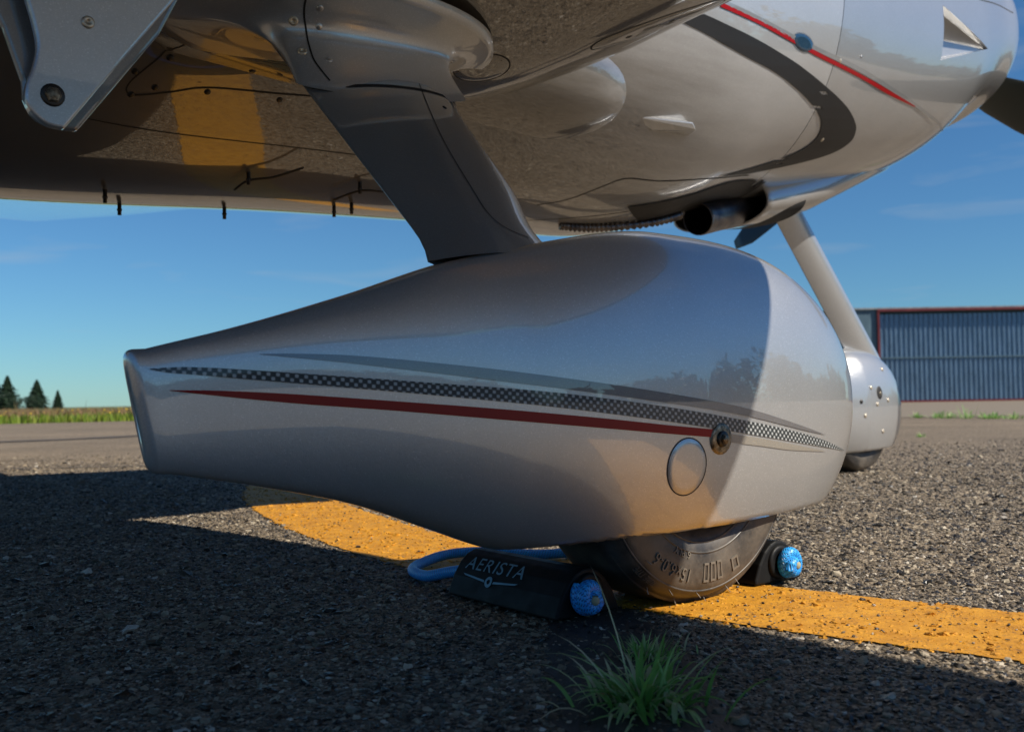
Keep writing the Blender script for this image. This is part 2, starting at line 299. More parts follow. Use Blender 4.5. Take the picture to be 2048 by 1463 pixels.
# stone chippings of the asphalt, real stones near the camera
def stones(name, X, Y, size, mat, zf=.0, flat=.55):
    n = len(X); me = bpy.data.meshes.new(name); z = rng.uniform(-.55, .05, n) * size * flat + zf
    me.vertices.add(n); me.vertices.foreach_set('co', np.stack([X, Y, z], 1).ravel())
    a = me.attributes.new('stone_scale', 'FLOAT_VECTOR', 'POINT'); s3 = np.stack([size * rng.uniform(.7, 1.3, n), size * rng.uniform(.7, 1.2, n), size * flat * rng.uniform(.7, 1.2, n)], 1); a.data.foreach_set('vector', s3.ravel())
    a = me.attributes.new('stone_turn', 'FLOAT_VECTOR', 'POINT'); r3 = np.stack([rng.uniform(-.5, .5, n), rng.uniform(-.5, .5, n), rng.uniform(0, 6.28, n)], 1); a.data.foreach_set('vector', r3.ravel())
    o = bpy.data.objects.new(name, me); COL.objects.link(o)
    ng = bpy.data.node_groups.new(name + '_nodes', 'GeometryNodeTree'); ng.interface.new_socket('Geometry', in_out='INPUT', socket_type='NodeSocketGeometry'); ng.interface.new_socket('Geometry', in_out='OUTPUT', socket_type='NodeSocketGeometry')
    gi = ng.nodes.new('NodeGroupInput'); go = ng.nodes.new('NodeGroupOutput'); ip = ng.nodes.new('GeometryNodeInstanceOnPoints')
    ico = ng.nodes.new('GeometryNodeMeshIcoSphere'); ico.inputs['Radius'].default_value = .5; ico.inputs['Subdivisions'].default_value = 2
    sm = ng.nodes.new('GeometryNodeSetMaterial'); sm.inputs['Material'].default_value = mat
    # lumpy: push the sphere's points about
    spn = ng.nodes.new('GeometryNodeSetPosition'); nzn = ng.nodes.new('ShaderNodeTexNoise'); nzn.inputs['Scale'].default_value = 2.3; sub = ng.nodes.new('ShaderNodeVectorMath'); sub.operation = 'SUBTRACT'; sub.inputs[1].default_value = (.5, .5, .5); mul = ng.nodes.new('ShaderNodeVectorMath'); mul.operation = 'SCALE'; mul.inputs['Scale'].default_value = .9
    ng.links.new(nzn.outputs['Color'], sub.inputs[0]); ng.links.new(sub.outputs[0], mul.inputs[0]); ng.links.new(mul.outputs[0], spn.inputs['Offset']); ng.links.new(ico.outputs[0], spn.inputs['Geometry'])
    ng.links.new(spn.outputs[0], sm.inputs[0]); ng.links.new(sm.outputs[0], ip.inputs['Instance'])
    for an, inp in (('stone_scale', 'Scale'), ('stone_turn', 'Rotation')):
        na = ng.nodes.new('GeometryNodeInputNamedAttribute'); na.data_type = 'FLOAT_VECTOR'; na.inputs['Name'].default_value = an; ng.links.new(na.outputs[0], ip.inputs[inp])
    ng.links.new(gi.outputs[0], ip.inputs['Points']); ng.links.new(ip.outputs[0], go.inputs[0])
    md = o.modifiers.new('scatter', 'NODES'); md.node_group = ng; me.materials.append(mat)
    return o
def field_pts(pitch, y0, y1, xr=.58, add=.08):
    xs = np.arange(-xr * y1 - add, xr * y1 + add, pitch); ys = np.arange(y0, y1, pitch); X, Y = np.meshgrid(xs, ys); X = X.ravel() + rng.uniform(-.55, .55, X.size) * pitch; Y = Y.ravel() + rng.uniform(-.55, .55, Y.size) * pitch
    k = abs(X) < xr * Y + add; return X[k], Y[k]
X1, Y1 = field_pts(.0056, .70, 1.75); X2, Y2 = field_pts(.0075, 1.75, 2.8); X3, Y3 = field_pts(.0115, 2.8, 6.5); _k = rng.random(len(X3)) < np.clip((6.6 - Y3) / 3.2, 0, 1)**1.3; X3 = X3[_k]; Y3 = Y3[_k]
X = np.concatenate([X1, X2, X3]); Y = np.concatenate([Y1, Y2, Y3]); base = np.concatenate([np.full(len(X1), .0062), np.full(len(X2), .0072), np.full(len(X3), .0088)])
S = base * np.exp(rng.normal(0, .36, len(X))); S[rng.random(len(X)) < .012] *= 1.8
_j = rng.normal(0, .006, len(X)); il = in_line(X + _j, Y + _j); it = in_tar(X, Y)
edge_keep = rng.random(len(X)) < .06
k = (~il & (~it | (rng.random(len(X)) < .45))); tag(stones('asphalt_chippings', X[k], Y[k], S[k], M['stone']), 'mixed brown and grey stone chippings bound in the asphalt surface', 'asphalt stones', kind='stuff')
k = il & (rng.random(len(X)) < .55); tag(stones('painted_chippings', X[k], Y[k], S[k] * .95, M['yellow'], .0014, .45), 'stones coated by the worn yellow taxi line paint', 'painted stones', kind='stuff')
k = (il | it) & (rng.random(len(X)) < .035); tag(stones('loose_grit', X[k], Y[k], S[k] * .5, M['stone'], .0036, .6), 'small loose grit lying on the yellow line and the tar', 'grit', kind='stuff')

# ------------------------------------------------------------------ the aeroplane
plane = empty('airplane', C0, TH, label='silver low wing airplane with red and carbon stripes parked on the asphalt', cat='airplane')
A = plane
def hermite(x, xs, ys, endflat=True):
    xs = np.asarray(xs, float); ys = np.asarray(ys, float); mm = np.gradient(ys, xs)
    if endflat: mm[-1] = 0
    x = min(max(x, xs[0]), xs[-1]); i = int(np.clip(np.searchsorted(xs, x) - 1, 0, len(xs) - 2)); hh = xs[i + 1] - xs[i]; t = (x - xs[i]) / hh
    return float((2 * t**3 - 3 * t**2 + 1) * ys[i] + (t**3 - 2 * t**2 + t) * hh * mm[i] + (-2 * t**3 + 3 * t**2) * ys[i + 1] + (t**3 - t**2) * hh * mm[i + 1])
def ring(x, yc, zc, wy, T, B, e, m_=96, clampz=None):
    a = np.linspace(0, 2 * np.pi, m_, endpoint=False) + np.pi / m_; c, s = np.cos(a), np.sin(a)
    y = yc + wy * np.sign(c) * abs(c)**e; z = np.where(s > 0, zc + (T - zc) * abs(s)**e, zc - (zc - B) * abs(s)**e)
    if clampz is not None: z = np.maximum(z, clampz)
    return np.stack([np.full(m_, x), y, z], -1)
YC = 1.25
# fuselage + cowling skin
FZB = ([-3.2, -.7, 0, .6, 1.1, 1.35, 1.7, 2.1, 2.5, 2.8], [1.0, .765, .808, .832, .844, .919, .99, 1.079, 1.21, 1.393])
FW_ = ([-3.2, 0., .8, 1.5, 2.1, 2.5, 2.8], [.675, .69, .68, .64, .585, .548, .512]); FW_[1][0] = .5
def fus_ring(x):
    zc = 1.5 + .25 * min(max((x - .8) / 2.1, 0), 1); B = hermite(min(x, 2.8), *FZB); Wd = hermite(min(x, 2.8), *FW_); T = float(np.interp(x, [-3.2, -1, 0, .8, 1.4, 2.2, 2.8], [1.9, 2.5, 2.62, 2.5, 2.28, 2.22, 2.12]))
    if x > 2.8:
        q = math.sqrt(max(0, 1 - ((x - 2.8) / .181)**2)); q = .62 + .38 * q; B = zc - (zc - B) * q; T = zc + (T - zc) * q; Wd *= q
    return ring(x, YC, zc, Wd, T, B, 2 / 2.25)
SEAM = 1.452
def cap(P, x_=None):
    c = P[-1].mean(0); return np.concatenate([P, (c + (P[-1] - c) * .02)[None]])
Pf = np.array([fus_ring(x) for x in np.linspace(-3.2, SEAM - .0015, 70)]); Pf = np.concatenate([((Pf[0] - Pf[0].mean(0)) * .02 + Pf[0].mean(0))[None], Pf, ])
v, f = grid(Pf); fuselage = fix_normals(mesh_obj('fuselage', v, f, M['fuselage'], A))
Pc = np.array([fus_ring(x) for x in np.concatenate([np.linspace(SEAM + .0015, 2.8, 36), 2.8 + .18 * np.sin(np.linspace(0, math.pi / 2, 12))[1:]])]); Pc = cap(Pc)
v, f = grid(Pc); cowling = fix_normals(mesh_obj('engine_cowling', v, f, M['paint'], A))
cowling['label'] = 'brighter silver front cowling around the engine'
# wing, tip to tip, through the belly
def wing_section(y):
    d = abs(y - YC); sp_ = max(0, d - .65); z0 = .95 + .150 * sp_; k = 1 - .055 * sp_; LE = float(np.interp(d, [.3, .48, .66, .85, 1.05, 1.25, 1.75, 1.95, 2.5, 3.15, 7], [.10, .21, .29, .35, .385, .425, .52, .54, .61, .69, 1.0])); TE = -1.42 + .035 * sp_
    bel = max(0, 1 - (d / .80)**2)
    a = np.linspace(0, 2 * np.pi, 72, endpoint=False) + np.pi / 72; c = np.cos(a); s = np.sin(a)
    xx = (LE + TE) / 2 + (LE - TE) / 2 * c; u = (LE - xx) / (LE - TE)
    th_low = .085 * k * np.sqrt(np.clip(u * 9, 0, 1)) * (1 - .80 * np.clip((u - .12) / .88, 0, 1)**1.6)
    th_up = .19 * k * np.sqrt(u) * (1 - u) * 2.2 + .01
    zz = z0 + .085 * k + np.where(s > 0, th_up, -th_low)
    return np.stack([xx, np.full(72, y), zz], -1)
ys = np.concatenate([YC - .5 - np.linspace(5.6, 0, 46), [YC], YC + .5 + np.linspace(0, 5.6, 40)])
Pw = np.array([wing_section(y) for y in ys]); Pw = np.concatenate([((Pw[0] - Pw[0].mean(0)) * .02 + Pw[0].mean(0))[None], Pw, ((Pw[-1] - Pw[-1].mean(0)) * .02 + Pw[-1].mean(0))[None]])
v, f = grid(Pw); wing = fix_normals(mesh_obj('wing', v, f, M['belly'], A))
# wing root fairing, a long lobe with a round nose against the fuselage side
rootP = []
for x in np.concatenate([np.linspace(-1.9, .40, 40), .40 + .36 * np.sin(np.linspace(0, math.pi / 2, 22))[1:]]):
    if x > .40: q = math.sqrt(max(0, 1 - ((x - .40) / .361)**2))
    else: q = 1 - .55 * max(0, (-.9 - x))
    rootP.append(ring(x, .88, 1.11, .245 * q, 1.11 + .12 * q, 1.11 - .165 * q, 1.0, 64))
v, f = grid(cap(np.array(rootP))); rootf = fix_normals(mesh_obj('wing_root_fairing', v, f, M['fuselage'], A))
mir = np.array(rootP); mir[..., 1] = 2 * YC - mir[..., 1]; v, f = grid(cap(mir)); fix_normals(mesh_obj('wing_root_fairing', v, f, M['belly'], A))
# lower cowl outlet bulge with open rear end
bp = []
for x in np.linspace(1.56, 2.62, 34):
    t = (x - 1.56) / 1.06; zt = 1.03 + .32 * t; zb_ = float(np.interp(x, [1.56, 1.708, 1.905, 2.041, 2.174, 2.351, 2.497, 2.62], [.885, .911, .961, 1.015, 1.068, 1.137, 1.189, 1.25])); q = math.sqrt(max(0.02, 1 - t**2.6))
    bp.append(ring(x, 1.20, (zt + zb_) / 2, .215 * q, zt + .02, zb_, 2 / 2.3, 64))
bp = np.array(bp); 
inner = bp[:1].repeat(2, 0).copy(); c_ = bp[0].mean(0); inner[0] = c_ + (bp[0] - c_) * .95; inner[1] = inner[0] + np.array([.22, 0, .03])
v, f = grid(np.concatenate([inner[::-1], bp])); outlet = mesh_obj('cowl_outlet', v, f, M['paint'], A)
outlet.data.materials.append(M['black_hole'])
for p in outlet.data.polygons:
    if p.index < 64: p.material_index = 1
fix_normals(outlet)
v = list(inner[1]) ; mesh_obj('outlet_bulkhead', v, [tuple(range(64))], M['black_hole'], outlet)

# wheel fairing (shared maker for main and nose)
PP = dict(zt=([-.79, -.7, -.55, -.4, -.25, -.05], [.367, .39, .437, .491, .528, .559]), zb=([-.79, -.7, -.55, -.45, -.36, -.28, -.15, -.05], [.234, .216, .179, .143, .112, .093, .058, .04]), xt=.458, zn=.295, p=3.0, q=1.61, Ab=.27)
def pant_rings(m_=128):
    XT = -.80; x0 = -.05; out = []
    xs = np.concatenate([np.linspace(XT, x0, 60), x0 + (PP['xt'] - x0) * np.sin(np.linspace(0, np.pi / 2, 46)[1:])])
    for x in xs:
        cut = .1178 + .031 * x
        if x <= x0:
            kx = (x - XT) / (x0 - XT); s = kx * kx * (3 - 2 * kx); T = hermite(x, *PP['zt']); wd = .017 + .113 * (kx**1.2 * .5 + s * .5)
            B = hermite(x, *PP['zb'])
            zc = (1 - s) * (T + B) / 2 + s * PP['zn']; ex = 2 / (3.6 - 1.3 * min(1, kx * 1.6))
            out.append(ring(x, 0, zc, wd, T, B, ex, m_, cut if x > -.50 else None))
        else:
            u = (x - x0) / (PP['xt'] - x0); g_ = max(0, 1 - u**PP['p'])**(1 / PP['q']); g2 = max(0, 1 - u**2.3)**.5
            out.append(ring(x, 0, PP['zn'], .13 * g2, PP['zn'] + (.559 - PP['zn']) * g_, PP['zn'] - PP['Ab'] * g_, 2 / 2.3, m_, cut))
    P = np.array(out); r0_ = P[0]; c = r0_.mean(0); caps = []
    for a_ in np.linspace(0, math.pi / 2, 7)[1:]:
        rr = .0105; off = rr * (1 - math.cos(a_)); d = r0_ - c; hy = abs(d[:, 1]).max(); hz = abs(d[:, 2]).max(); q = c + d * np.array([1, (hy - off) / hy, (hz - off * 1.3) / hz]); q[:, 0] = r0_[:, 0] - rr * math.sin(a_); caps.append(q)
    caps.append(c + (caps[-1] - c) * np.array([1, .02, .02]))
    P = np.concatenate([np.array(caps)[::-1], P]); P[..., 0] -= (P[..., 2] - .30) * .2 * np.clip((-.35 - P[..., 0]) / .4, 0, 1); return P
PR = pant_rings(); v, f = grid(PR)
# open the underside round the tyre
f = [q for q in f if not all((abs(v[i][2] - (.1178 + .031 * v[i][0])) < .002 and abs(v[i][1]) < .088 and -.27 < v[i][0] < .27) for i in q)]
pant = fix_normals(mesh_obj('wheel_fairing', v, f, M['paint'], A)); pant['label'] = 'large silver main wheel fairing with red, grey and carbon stripes'
sol = pant.modifiers.new('shell', 'SOLIDIFY'); sol.thickness = .004; sol.offset = -1
# nose wheel fairing: smaller, on the nose wheel
NP = PR.copy(); NX, NY = 2.36, 1.24
NP[..., 0] = NX + NP[..., 0] * .73; NP[..., 1] = NY + NP[..., 1] * .95; NP[..., 2] = .085 + (NP[..., 2] - .118) * .915
v, f = grid(NP); f = [q for q in f if not all((v[i][2] < .10 and abs(v[i][1] - NY) < .075 and -.2 < v[i][0] - NX < .2) for i in q)]
npant = fix_normals(mesh_obj('nose_wheel_fairing', v, f, M['paint'], A))

# landing gear legs: airfoil lofts
def leg(name, st, parent):
    rings = []
    for (xr, xf, y, z, th, tilt) in st:
        a = np.linspace(0, 2 * np.pi, 48, endpoint=False); c = np.cos(a); s = np.sin(a); u = (1 - c) / 2
        xx = xf + (xr - xf) * u; tt = th * (np.sqrt(u) * (1 - u) * 2.6 + .04 * (1 - u * .5)) * np.sign(s)
        rings.append(np.stack([xx, y + tt * math.cos(tilt), z + tt * math.sin(tilt)], -1))
    v, f = grid(np.array(rings)); return fix_normals(mesh_obj(name, v, f, M['leg'] if name == 'main_gear_leg' else M['paint'], parent))
st = []
for t in np.linspace(0, 1, 24):
    y = -.01 + .47 * t; z = .485 + .42 * t; fl = max(0, 1 - t / .12)**2
    st.append((-.430 - .016 * fl - .012 * t, hermite(t, [0, .1, .3, .75, 1], [-.212, -.222, -.190, -.148, -.10]), y, z, .027 + .012 * t, R(-48)))
main_leg = leg('main_gear_leg', st, A)
st = []
for t in np.linspace(0, 1, 14): st.append((1.81 + .585 * t, 1.985 + .60 * t, NY, 1.10 - .66 * t, .04, 0))
nose_leg = leg('nose_gear_leg', st, A)
# flared leg fairing against the wing
st = []; nst = 26
for i in range(nst):
    t = i / (nst - 1)                                         # 0 at the leg, 1 at the wing
    g_ = 1 - math.cos(t * math.pi / 2); g2 = t**2.6
    cxx = -.288 - .01 * g2; hx = .162 + .158 * (g_**1.7); cy = .352 + .10 * math.sin(t * math.pi / 2) + .07 * g2; hy = .040 + .185 * g_**1.6; z = .826 + .125 * math.sin(t * math.pi / 2) + .012 * g2
    a = np.linspace(0, 2 * np.pi, 96, endpoint=False); c = np.cos(a); s = np.sin(a); e = .9
    xx = cxx + hx * np.sign(c) * abs(c)**e; yy = cy + hy * np.sign(s) * abs(s)**(1.0)
    zz = z + (yy - cy) * .55 * (1 - t)**2 - 0.0 * xx + (xx - cxx) * .10 * (1 - t)
    st.append(np.stack([xx, yy, zz], -1))
st.append(st[-1] * np.array([1, 1, 1]) + np.array([0, 0, .02]))
v, f = grid(np.array(st)); legf = fix_normals(mesh_obj('leg_fairing', v, f, M['paint'], A))
legf['label'] = 'flared fairing where the gear leg meets the wing'

def bvh(*objs):
    V = []; F = []
    for o in objs:
        b = len(V); V += [v.co.copy() for v in o.data.vertices]; F += [tuple(i + b for i in p.vertices) for p in o.data.polygons]
    return BVHTree.FromPolygons(V, F)
# ------------------------------------------------------------------ wheels
def tire(name, cx, cy, Rr, hw, parent):
    prof = [(.50, .80), (.60, .95), (.72, 1.0), (.83, .985), (.90, .93), (.95, .80), (.985, .55), (1.0, .25)]
    pr = [(r * Rr, -w_ * hw) for r, w_ in prof]; pr = pr + [(r, -y) for r, y in pr[::-1]]; pr = spline([(a, b, 0) for a, b in pr], 48)
    P = np.array([[(cx + r * math.cos(q), cy + y, Rr + r * math.sin(q)) for q in np.linspace(0, 2 * math.pi, 128, endpoint=False)] for r, y, _ in pr])
    v, f = grid(P); return fix_normals(mesh_obj(name, v, f, M['tire'], parent))
TR = .220; TWH = .084
t1 = tire('tire', -.008, 0.0, TR, TWH, A); t2 = tire('nose_tire', NX, NY, .185, .075, A)
mesh_obj('wheel_rim', *grid(np.array([[(r * math.cos(q), y, TR + r * math.sin(q)) for q in np.linspace(0, 6.2832, 40, endpoint=False)] for r, y in ((.112, .08), (.105, -.07), (.02, -.075))])), M['alu'], A)
# raised rings moulded into the sidewall
for rr_i in (.128, .143, .199):
    a_s = np.linspace(0, 2 * math.pi, 128, endpoint=False); tb_ = bvh(t1); y_s = tb_.ray_cast(Vector((-.008 + rr_i, -1, TR)), Vector((0, 1, 0)))[0].y
    Pg = np.array([[(-.008 + (rr_i + dr) * math.cos(q), y_s + dy, TR + (rr_i + dr) * math.sin(q)) for q in a_s] for dr, dy in ((-.0022, .002), (-.0012, -.0011), (.0012, -.0011), (.0022, .002))]); mesh_obj('sidewall_ring', *grid(Pg), M['tire'], t1)
# tread ribs
for y in (-.045, -.015, .015, .045):
    Pg = np.array([[((TR + dr) * math.cos(q), y + dy, TR + (TR + dr) * math.sin(q)) for q in np.linspace(0, 2 * math.pi, 96, endpoint=False)] for dr, dy in ((-.012, -.011), (.0006, -.010), (.0006, .010), (-.012, .011))]); Pg[..., 2] = np.maximum(Pg[..., 2], .0)
    mesh_obj('tread_rib', *grid(Pg), M['tire'], t1)

# ------------------------------------------------------------------ propeller
HUBX, HUBZ = 3.05, 1.75
prop = mesh_obj('propeller', *grid(cap(np.array([ring(HUBX - .10 + .42 * t, YC, HUBZ, .19 * math.sqrt(1 - t**2.2 * .985), HUBZ + .19 * math.sqrt(1 - t**2.2 * .985), HUBZ - .19 * math.sqrt(1 - t**2.2 * .985), 1, 40) for t in np.linspace(0, 1, 16)]))), M['paint'], A); prop.name = 'propeller'
for ph in (91, 213, 331):
    rr = []
    for t in np.linspace(0, 1, 22):
        r_ = .12 + 1.18 * t; ch = float(np.interp(t, [0, .12, .3, .6, .9, 1], [.05, .105, .125, .115, .08, .03])); tw = R(58 - 42 * t**.6); a = np.linspace(0, 2 * np.pi, 20, endpoint=False)
        lx = ch * np.cos(a); ly = ch * .10 * np.sin(a) + .0; p_t = lx * math.cos(tw) - ly * math.sin(tw); p_x = lx * math.sin(tw) + ly * math.cos(tw)
        d = np.array([math.cos(R(ph)), math.sin(R(ph))]); n_ = np.array([-d[1], d[0]])
        rr.append(np.stack([HUBX + .05 + p_x, YC + d[0] * r_ + n_[0] * p_t, HUBZ + d[1] * r_ + n_[1] * p_t], -1))
    v, f = grid(cap(np.array(rr))); fix_normals(mesh_obj('blade', v, f, M['prop'], prop))

# ------------------------------------------------------------------ surface work: decals, seams and screws lie on the skins
B_PANT = bvh(pant); B_COWL = bvh(fuselage, cowling, outlet); B_UNDER = bvh(fuselage, wing, rootf); B_NP = bvh(npant); B_LF = bvh(legf); B_LEG = bvh(main_leg)
def hit(b, p, axis):
    """p: 2 numbers; axis 'y' looks to port from the starboard side, 'z' looks up from the ground"""
    if axis == 'y': o = Vector((p[0], -3, p[1])); d = Vector((0, 1, 0))
    else: o = Vector((p[0], p[1], 0)); d = Vector((0, 0, 1))
    l, n, i, t = b.ray_cast(o, d)
    if l is None: return None, None
    if n.dot(d) > 0: n = -n
    return l, n

def strip(name, top, bot, b, axis, mat, parent, n=70, m=4, off=.0014, sm=True):
    T = spline(top, n) if sm else np.array([np.interp(np.linspace(0, len(top) - 1, n), range(len(top)), np.array(top)[:, k]) for k in (0, 1)]).T
    Bt = spline(bot, n) if sm else np.array([np.interp(np.linspace(0, len(bot) - 1, n), range(len(bot)), np.array(bot)[:, k]) for k in (0, 1)]).T
    V = []; U = []; idx = {}; F = []; L = 0
    for i in range(n):
        if i: L += float(np.hypot(*((T[i] + Bt[i] - T[i - 1] - Bt[i - 1]) / 2)))
        for j in range(m + 1):
            q = j / m; p = T[i] * (1 - q) + Bt[i] * q; l, nn = hit(b, p, axis)
            if l is None: continue
            idx[i, j] = len(V); V.append(l + nn * off); U.append((L, (q - .5) * float(np.hypot(*(T[i] - Bt[i])))))
    for i in range(n - 1):
        for j in range(m):
            q = [(i, j), (i, j + 1), (i + 1, j + 1), (i + 1, j)]
            if all(k in idx for k in q): F.append(tuple(idx[k] for k in q))
    if not F: print('EMPTY', name); return None
    return mesh_obj(name, V, F, mat, parent, True, U)
def line(name, pts, b, axis, parent, wd=.0022, mat=None, n=60, off=.0007, sm=True):
    P = spline(pts, n) if sm else np.array(pts, float); t = np.gradient(P, axis=0); t /= np.linalg.norm(t, axis=1)[:, None] + 1e-9; q = np.stack([-t[:, 1], t[:, 0]], 1) * wd / 2
    return strip(name, P + q, P - q, b, axis, mat or M['gap'], parent, n, 1, off)
def disc(name, c, ra, rb, b, axis, mat, parent, rot=0, off=.0012, n=40, rings=5):
    V = []; F = []; ok = True
    for i in range(rings + 1):
        for j in range(n):
            a = 2 * math.pi * j / n; r_ = max(i / rings, .001); px = ra * r_ * math.cos(a); py = rb * r_ * math.sin(a)
            l, nn = hit(b, (c[0] + px * math.cos(rot) - py * math.sin(rot), c[1] + px * math.sin(rot) + py * math.cos(rot)), axis)
            if l is None: return None
            V.append(l + nn * (off if i < rings else off * .2))
    for i in range(rings):
        for j in range(n): k = (j + 1) % n; F.append((i * n + j, i * n + k, (i + 1) * n + k, (i + 1) * n + j))
    return mesh_obj(name, V, F, mat, parent)
def ellipse_line(name, c, ra, rb, b, axis, parent, rot=0, wd=.002, a0=0, a1=2 * math.pi, mat=None):
    P = [(c[0] + ra * math.cos(a) * math.cos(rot) - rb * math.sin(a) * math.sin(rot), c[1] + ra * math.cos(a) * math.sin(rot) + rb * math.sin(a) * math.cos(rot)) for a in np.linspace(a0, a1, 40)]
    return line(name, P, b, axis, parent, wd, mat, 60)
_scr = {}
def screw(name, loc, nor, r_, parent, mat, hgt=.35, hexa=False, recess=False):
    key = (round(r_, 5), mat.name, hexa, recess)
    if key not in _scr:
        sg = 6 if hexa else 18
        prof = [(1, -.6), (1, hgt * .5), (.82, hgt), (.35, hgt * 1.25 if not recess else hgt * 1.1)] + ([(.33, hgt * .2), (.02, hgt * .2)] if recess else [(.02, hgt * 1.3)])
        P = np.array([[(a * r_ * math.cos(q), a * r_ * math.sin(q), h_ * r_) for q in np.linspace(0, 2 * math.pi, sg, endpoint=False)] for a, h_ in prof]); o = fix_normals(mesh_obj(name, *grid(P), mat, parent, not hexa)); _scr[key] = o.data
    else: o = bpy.data.objects.new(name, _scr[key]); COL.objects.link(o); o.parent = parent
    o.location = loc; o.rotation_euler = Vector(nor).to_track_quat('Z', 'Y').to_euler(); return o
def screw_at(b, p, axis, r_, parent, mat, **k):
    l, n_ = hit(b, p, axis)
    if l is not None: return screw(k.pop('name', 'screw'), l, n_, r_, parent, mat, **k)

# stripes on the main wheel fairing
strip('red_stripe', [(-.7803, .3231), (-.7273, .3222), (-.6432, .3174), (-.5222, .3076), (-.3896, .2961), (-.2417, .2813), (-.1248, .2682), (-.0451, .2603)], [(-.7803, .3226), (-.74, .3177), (-.6433, .307), (-.5223, .2962), (-.3897, .2829), (-.2417, .2681), (-.1247, .2564), (-.045, .2489)], B_PANT, 'y', M['red'], pant, 90, 5)
wt = [(-.80, .3458), (-.78, .3472), (-.7534, .3476), (-.6994, .3451), (-.5838, .3372), (-.4571, .3277), (-.3173, .3165), (-.1591, .2977), (-.0177, .2774), (.1162, .2574), (.24, .2357), (.3472, .2124)]
wb = [(-.80, .3450), (-.78, .3416), (-.7538, .3396), (-.6997, .3347), (-.584, .3245), (-.4574, .3125), (-.3178, .2979), (-.1596, .278), (-.0178, .258), (.1167, .2399), (.2414, .2235), (.3477, .2115)]
strip('carbon_stripe', wt, wb, B_PANT, 'y', M['weave'], pant, 120, 6)
gt = [(-.6818, .3626), (-.642, .3633), (-.583, .3621), (-.5211, .3579), (-.4563, .3521), (-.3882, .3454), (-.3163, .3371), (-.2002, .3226), (-.0688, .304), (.0402, .2871), (.1734, .2596), (.2579, .2416)]
gb = [(-.6818, .3622), (-.6423, .3588), (-.5834, .3534), (-.5216, .3466), (-.4568, .3393), (-.3888, .331), (-.317, .3229), (-.2008, .3085), (-.0692, .2913), (.0399, .2761), (.1735, .2533), (.2579, .2413)]
strip('grey_stripe', gt, gb, B_PANT, 'y', M['grey_stripe'], pant, 100, 5)
strip('faded_stripe', [(-.01, .253), (.0646, .2434), (.1451, .2318), (.2615, .2146)], [(-.01, .2405), (.0651, .2321), (.1458, .2224), (.2615, .2142)], B_PANT, 'y', M['beige_stripe'], pant, 50, 4)
# axle washer, bolt and round axle cover
l, n_ = hit(B_PANT, (-.0275, .2461), 'y'); wa = screw('axle_washer', l, n_, .0228, pant, M['washer'], hgt=.12)
screw('axle_cap', l + n_ * .0035, n_, .0118, pant, M['bolt'], hgt=.25); screw('axle_bolt', l + n_ * .006, n_, .0078, pant, M['washer'], hgt=.7, hexa=True)
ac = disc('axle_cover', (-.0908, .2092), .0345, .0395, B_PANT, 'y', M['paint'], pant, off=.0022, rings=8); ac['label'] = 'round flush cover below the bolt'
ellipse_line('cover_gap', (-.0908, .2092), .0353, .0403, B_PANT, 'y', ac, wd=.0016)
# joint between the two halves of the fairing, round the nose
line('fairing_joint', [(.245, .50), (.31, .455), (.37, .40), (.405, .355)], B_PANT, 'y', pant, .0012)
# cowling stripes
strip('carbon_band', [(.80, 1.283), (.8905, 1.2794), (1.0041, 1.2748), (1.1294, 1.2664), (1.2743, 1.256), (1.4454, 1.2379), (1.6071, 1.2172), (1.7124, 1.1951), (1.7632, 1.1766), (1.7828, 1.1487), (1.7281, 1.1104), (1.5814, 1.0619), (1.3435, .9998)],
      [(.71, 1.249), (.7988, 1.2428), (.9076, 1.232), (1.0262, 1.222), (1.1582, 1.215), (1.2862, 1.2025), (1.4016, 1.1859), (1.4899, 1.1666), (1.5373, 1.1446), (1.5489, 1.1139), (1.4967, 1.0738), (1.3563, 1.0209), (1.1672, .9629)], B_COWL, 'y', M['carbon_band'], cowling, 140, 10, off=.0025)
strip('grey_pinstripe', [(.86, 1.334), (1.0225, 1.3297), (1.1936, 1.3224), (1.3559, 1.3203), (1.6097, 1.322), (1.9281, 1.3142), (2.2399, 1.3092), (2.5, 1.312)], [(.86, 1.324), (1.0135, 1.3199), (1.1901, 1.3111), (1.3466, 1.3087), (1.6017, 1.309), (1.9194, 1.3036), (2.229, 1.301), (2.5, 1.308)], B_COWL, 'y', M['light_grey_stripe'], cowling, 110, 2, off=.0025)
strip('red_pinstripe', [(.86, 1.3255), (1.0131, 1.3211), (1.197, 1.314), (1.3621, 1.3081), (1.6218, 1.3061), (1.8547, 1.3042), (2.0862, 1.3035)], [(.86, 1.314), (1.0041, 1.3114), (1.1936, 1.3027), (1.3538, 1.2969), (1.613, 1.2959), (1.851, 1.2932), (2.0804, 1.3003)], B_COWL, 'y', M['red'], cowling, 110, 2, off=.0025)
v_ = disc('round_vent', (1.2607, 1.3139), .056, .0215, B_COWL, 'y', M['lens'], fuselage, off=.004)
ellipse_line('vent_rim', (1.2607, 1.3139), .058, .0235, B_COWL, 'y', v_, wd=.003, mat=M['alu'])
for p, mm in (((1.3119, 1.2194), 'rivet'), ((1.5941, 1.1226), 'brass'), ((1.4829, 1.3136), 'brass'), ((1.60, 1.35), 'rivet')): screw_at(B_COWL, p, 'y', .008 if mm == 'brass' else .004, cowling, M[mm])
line('spinner_gap', [(2.40, 1.748), (2.4618, 1.7484), (2.6715, 1.785), (2.80, 1.79)], B_COWL, 'y', cowling, .004)
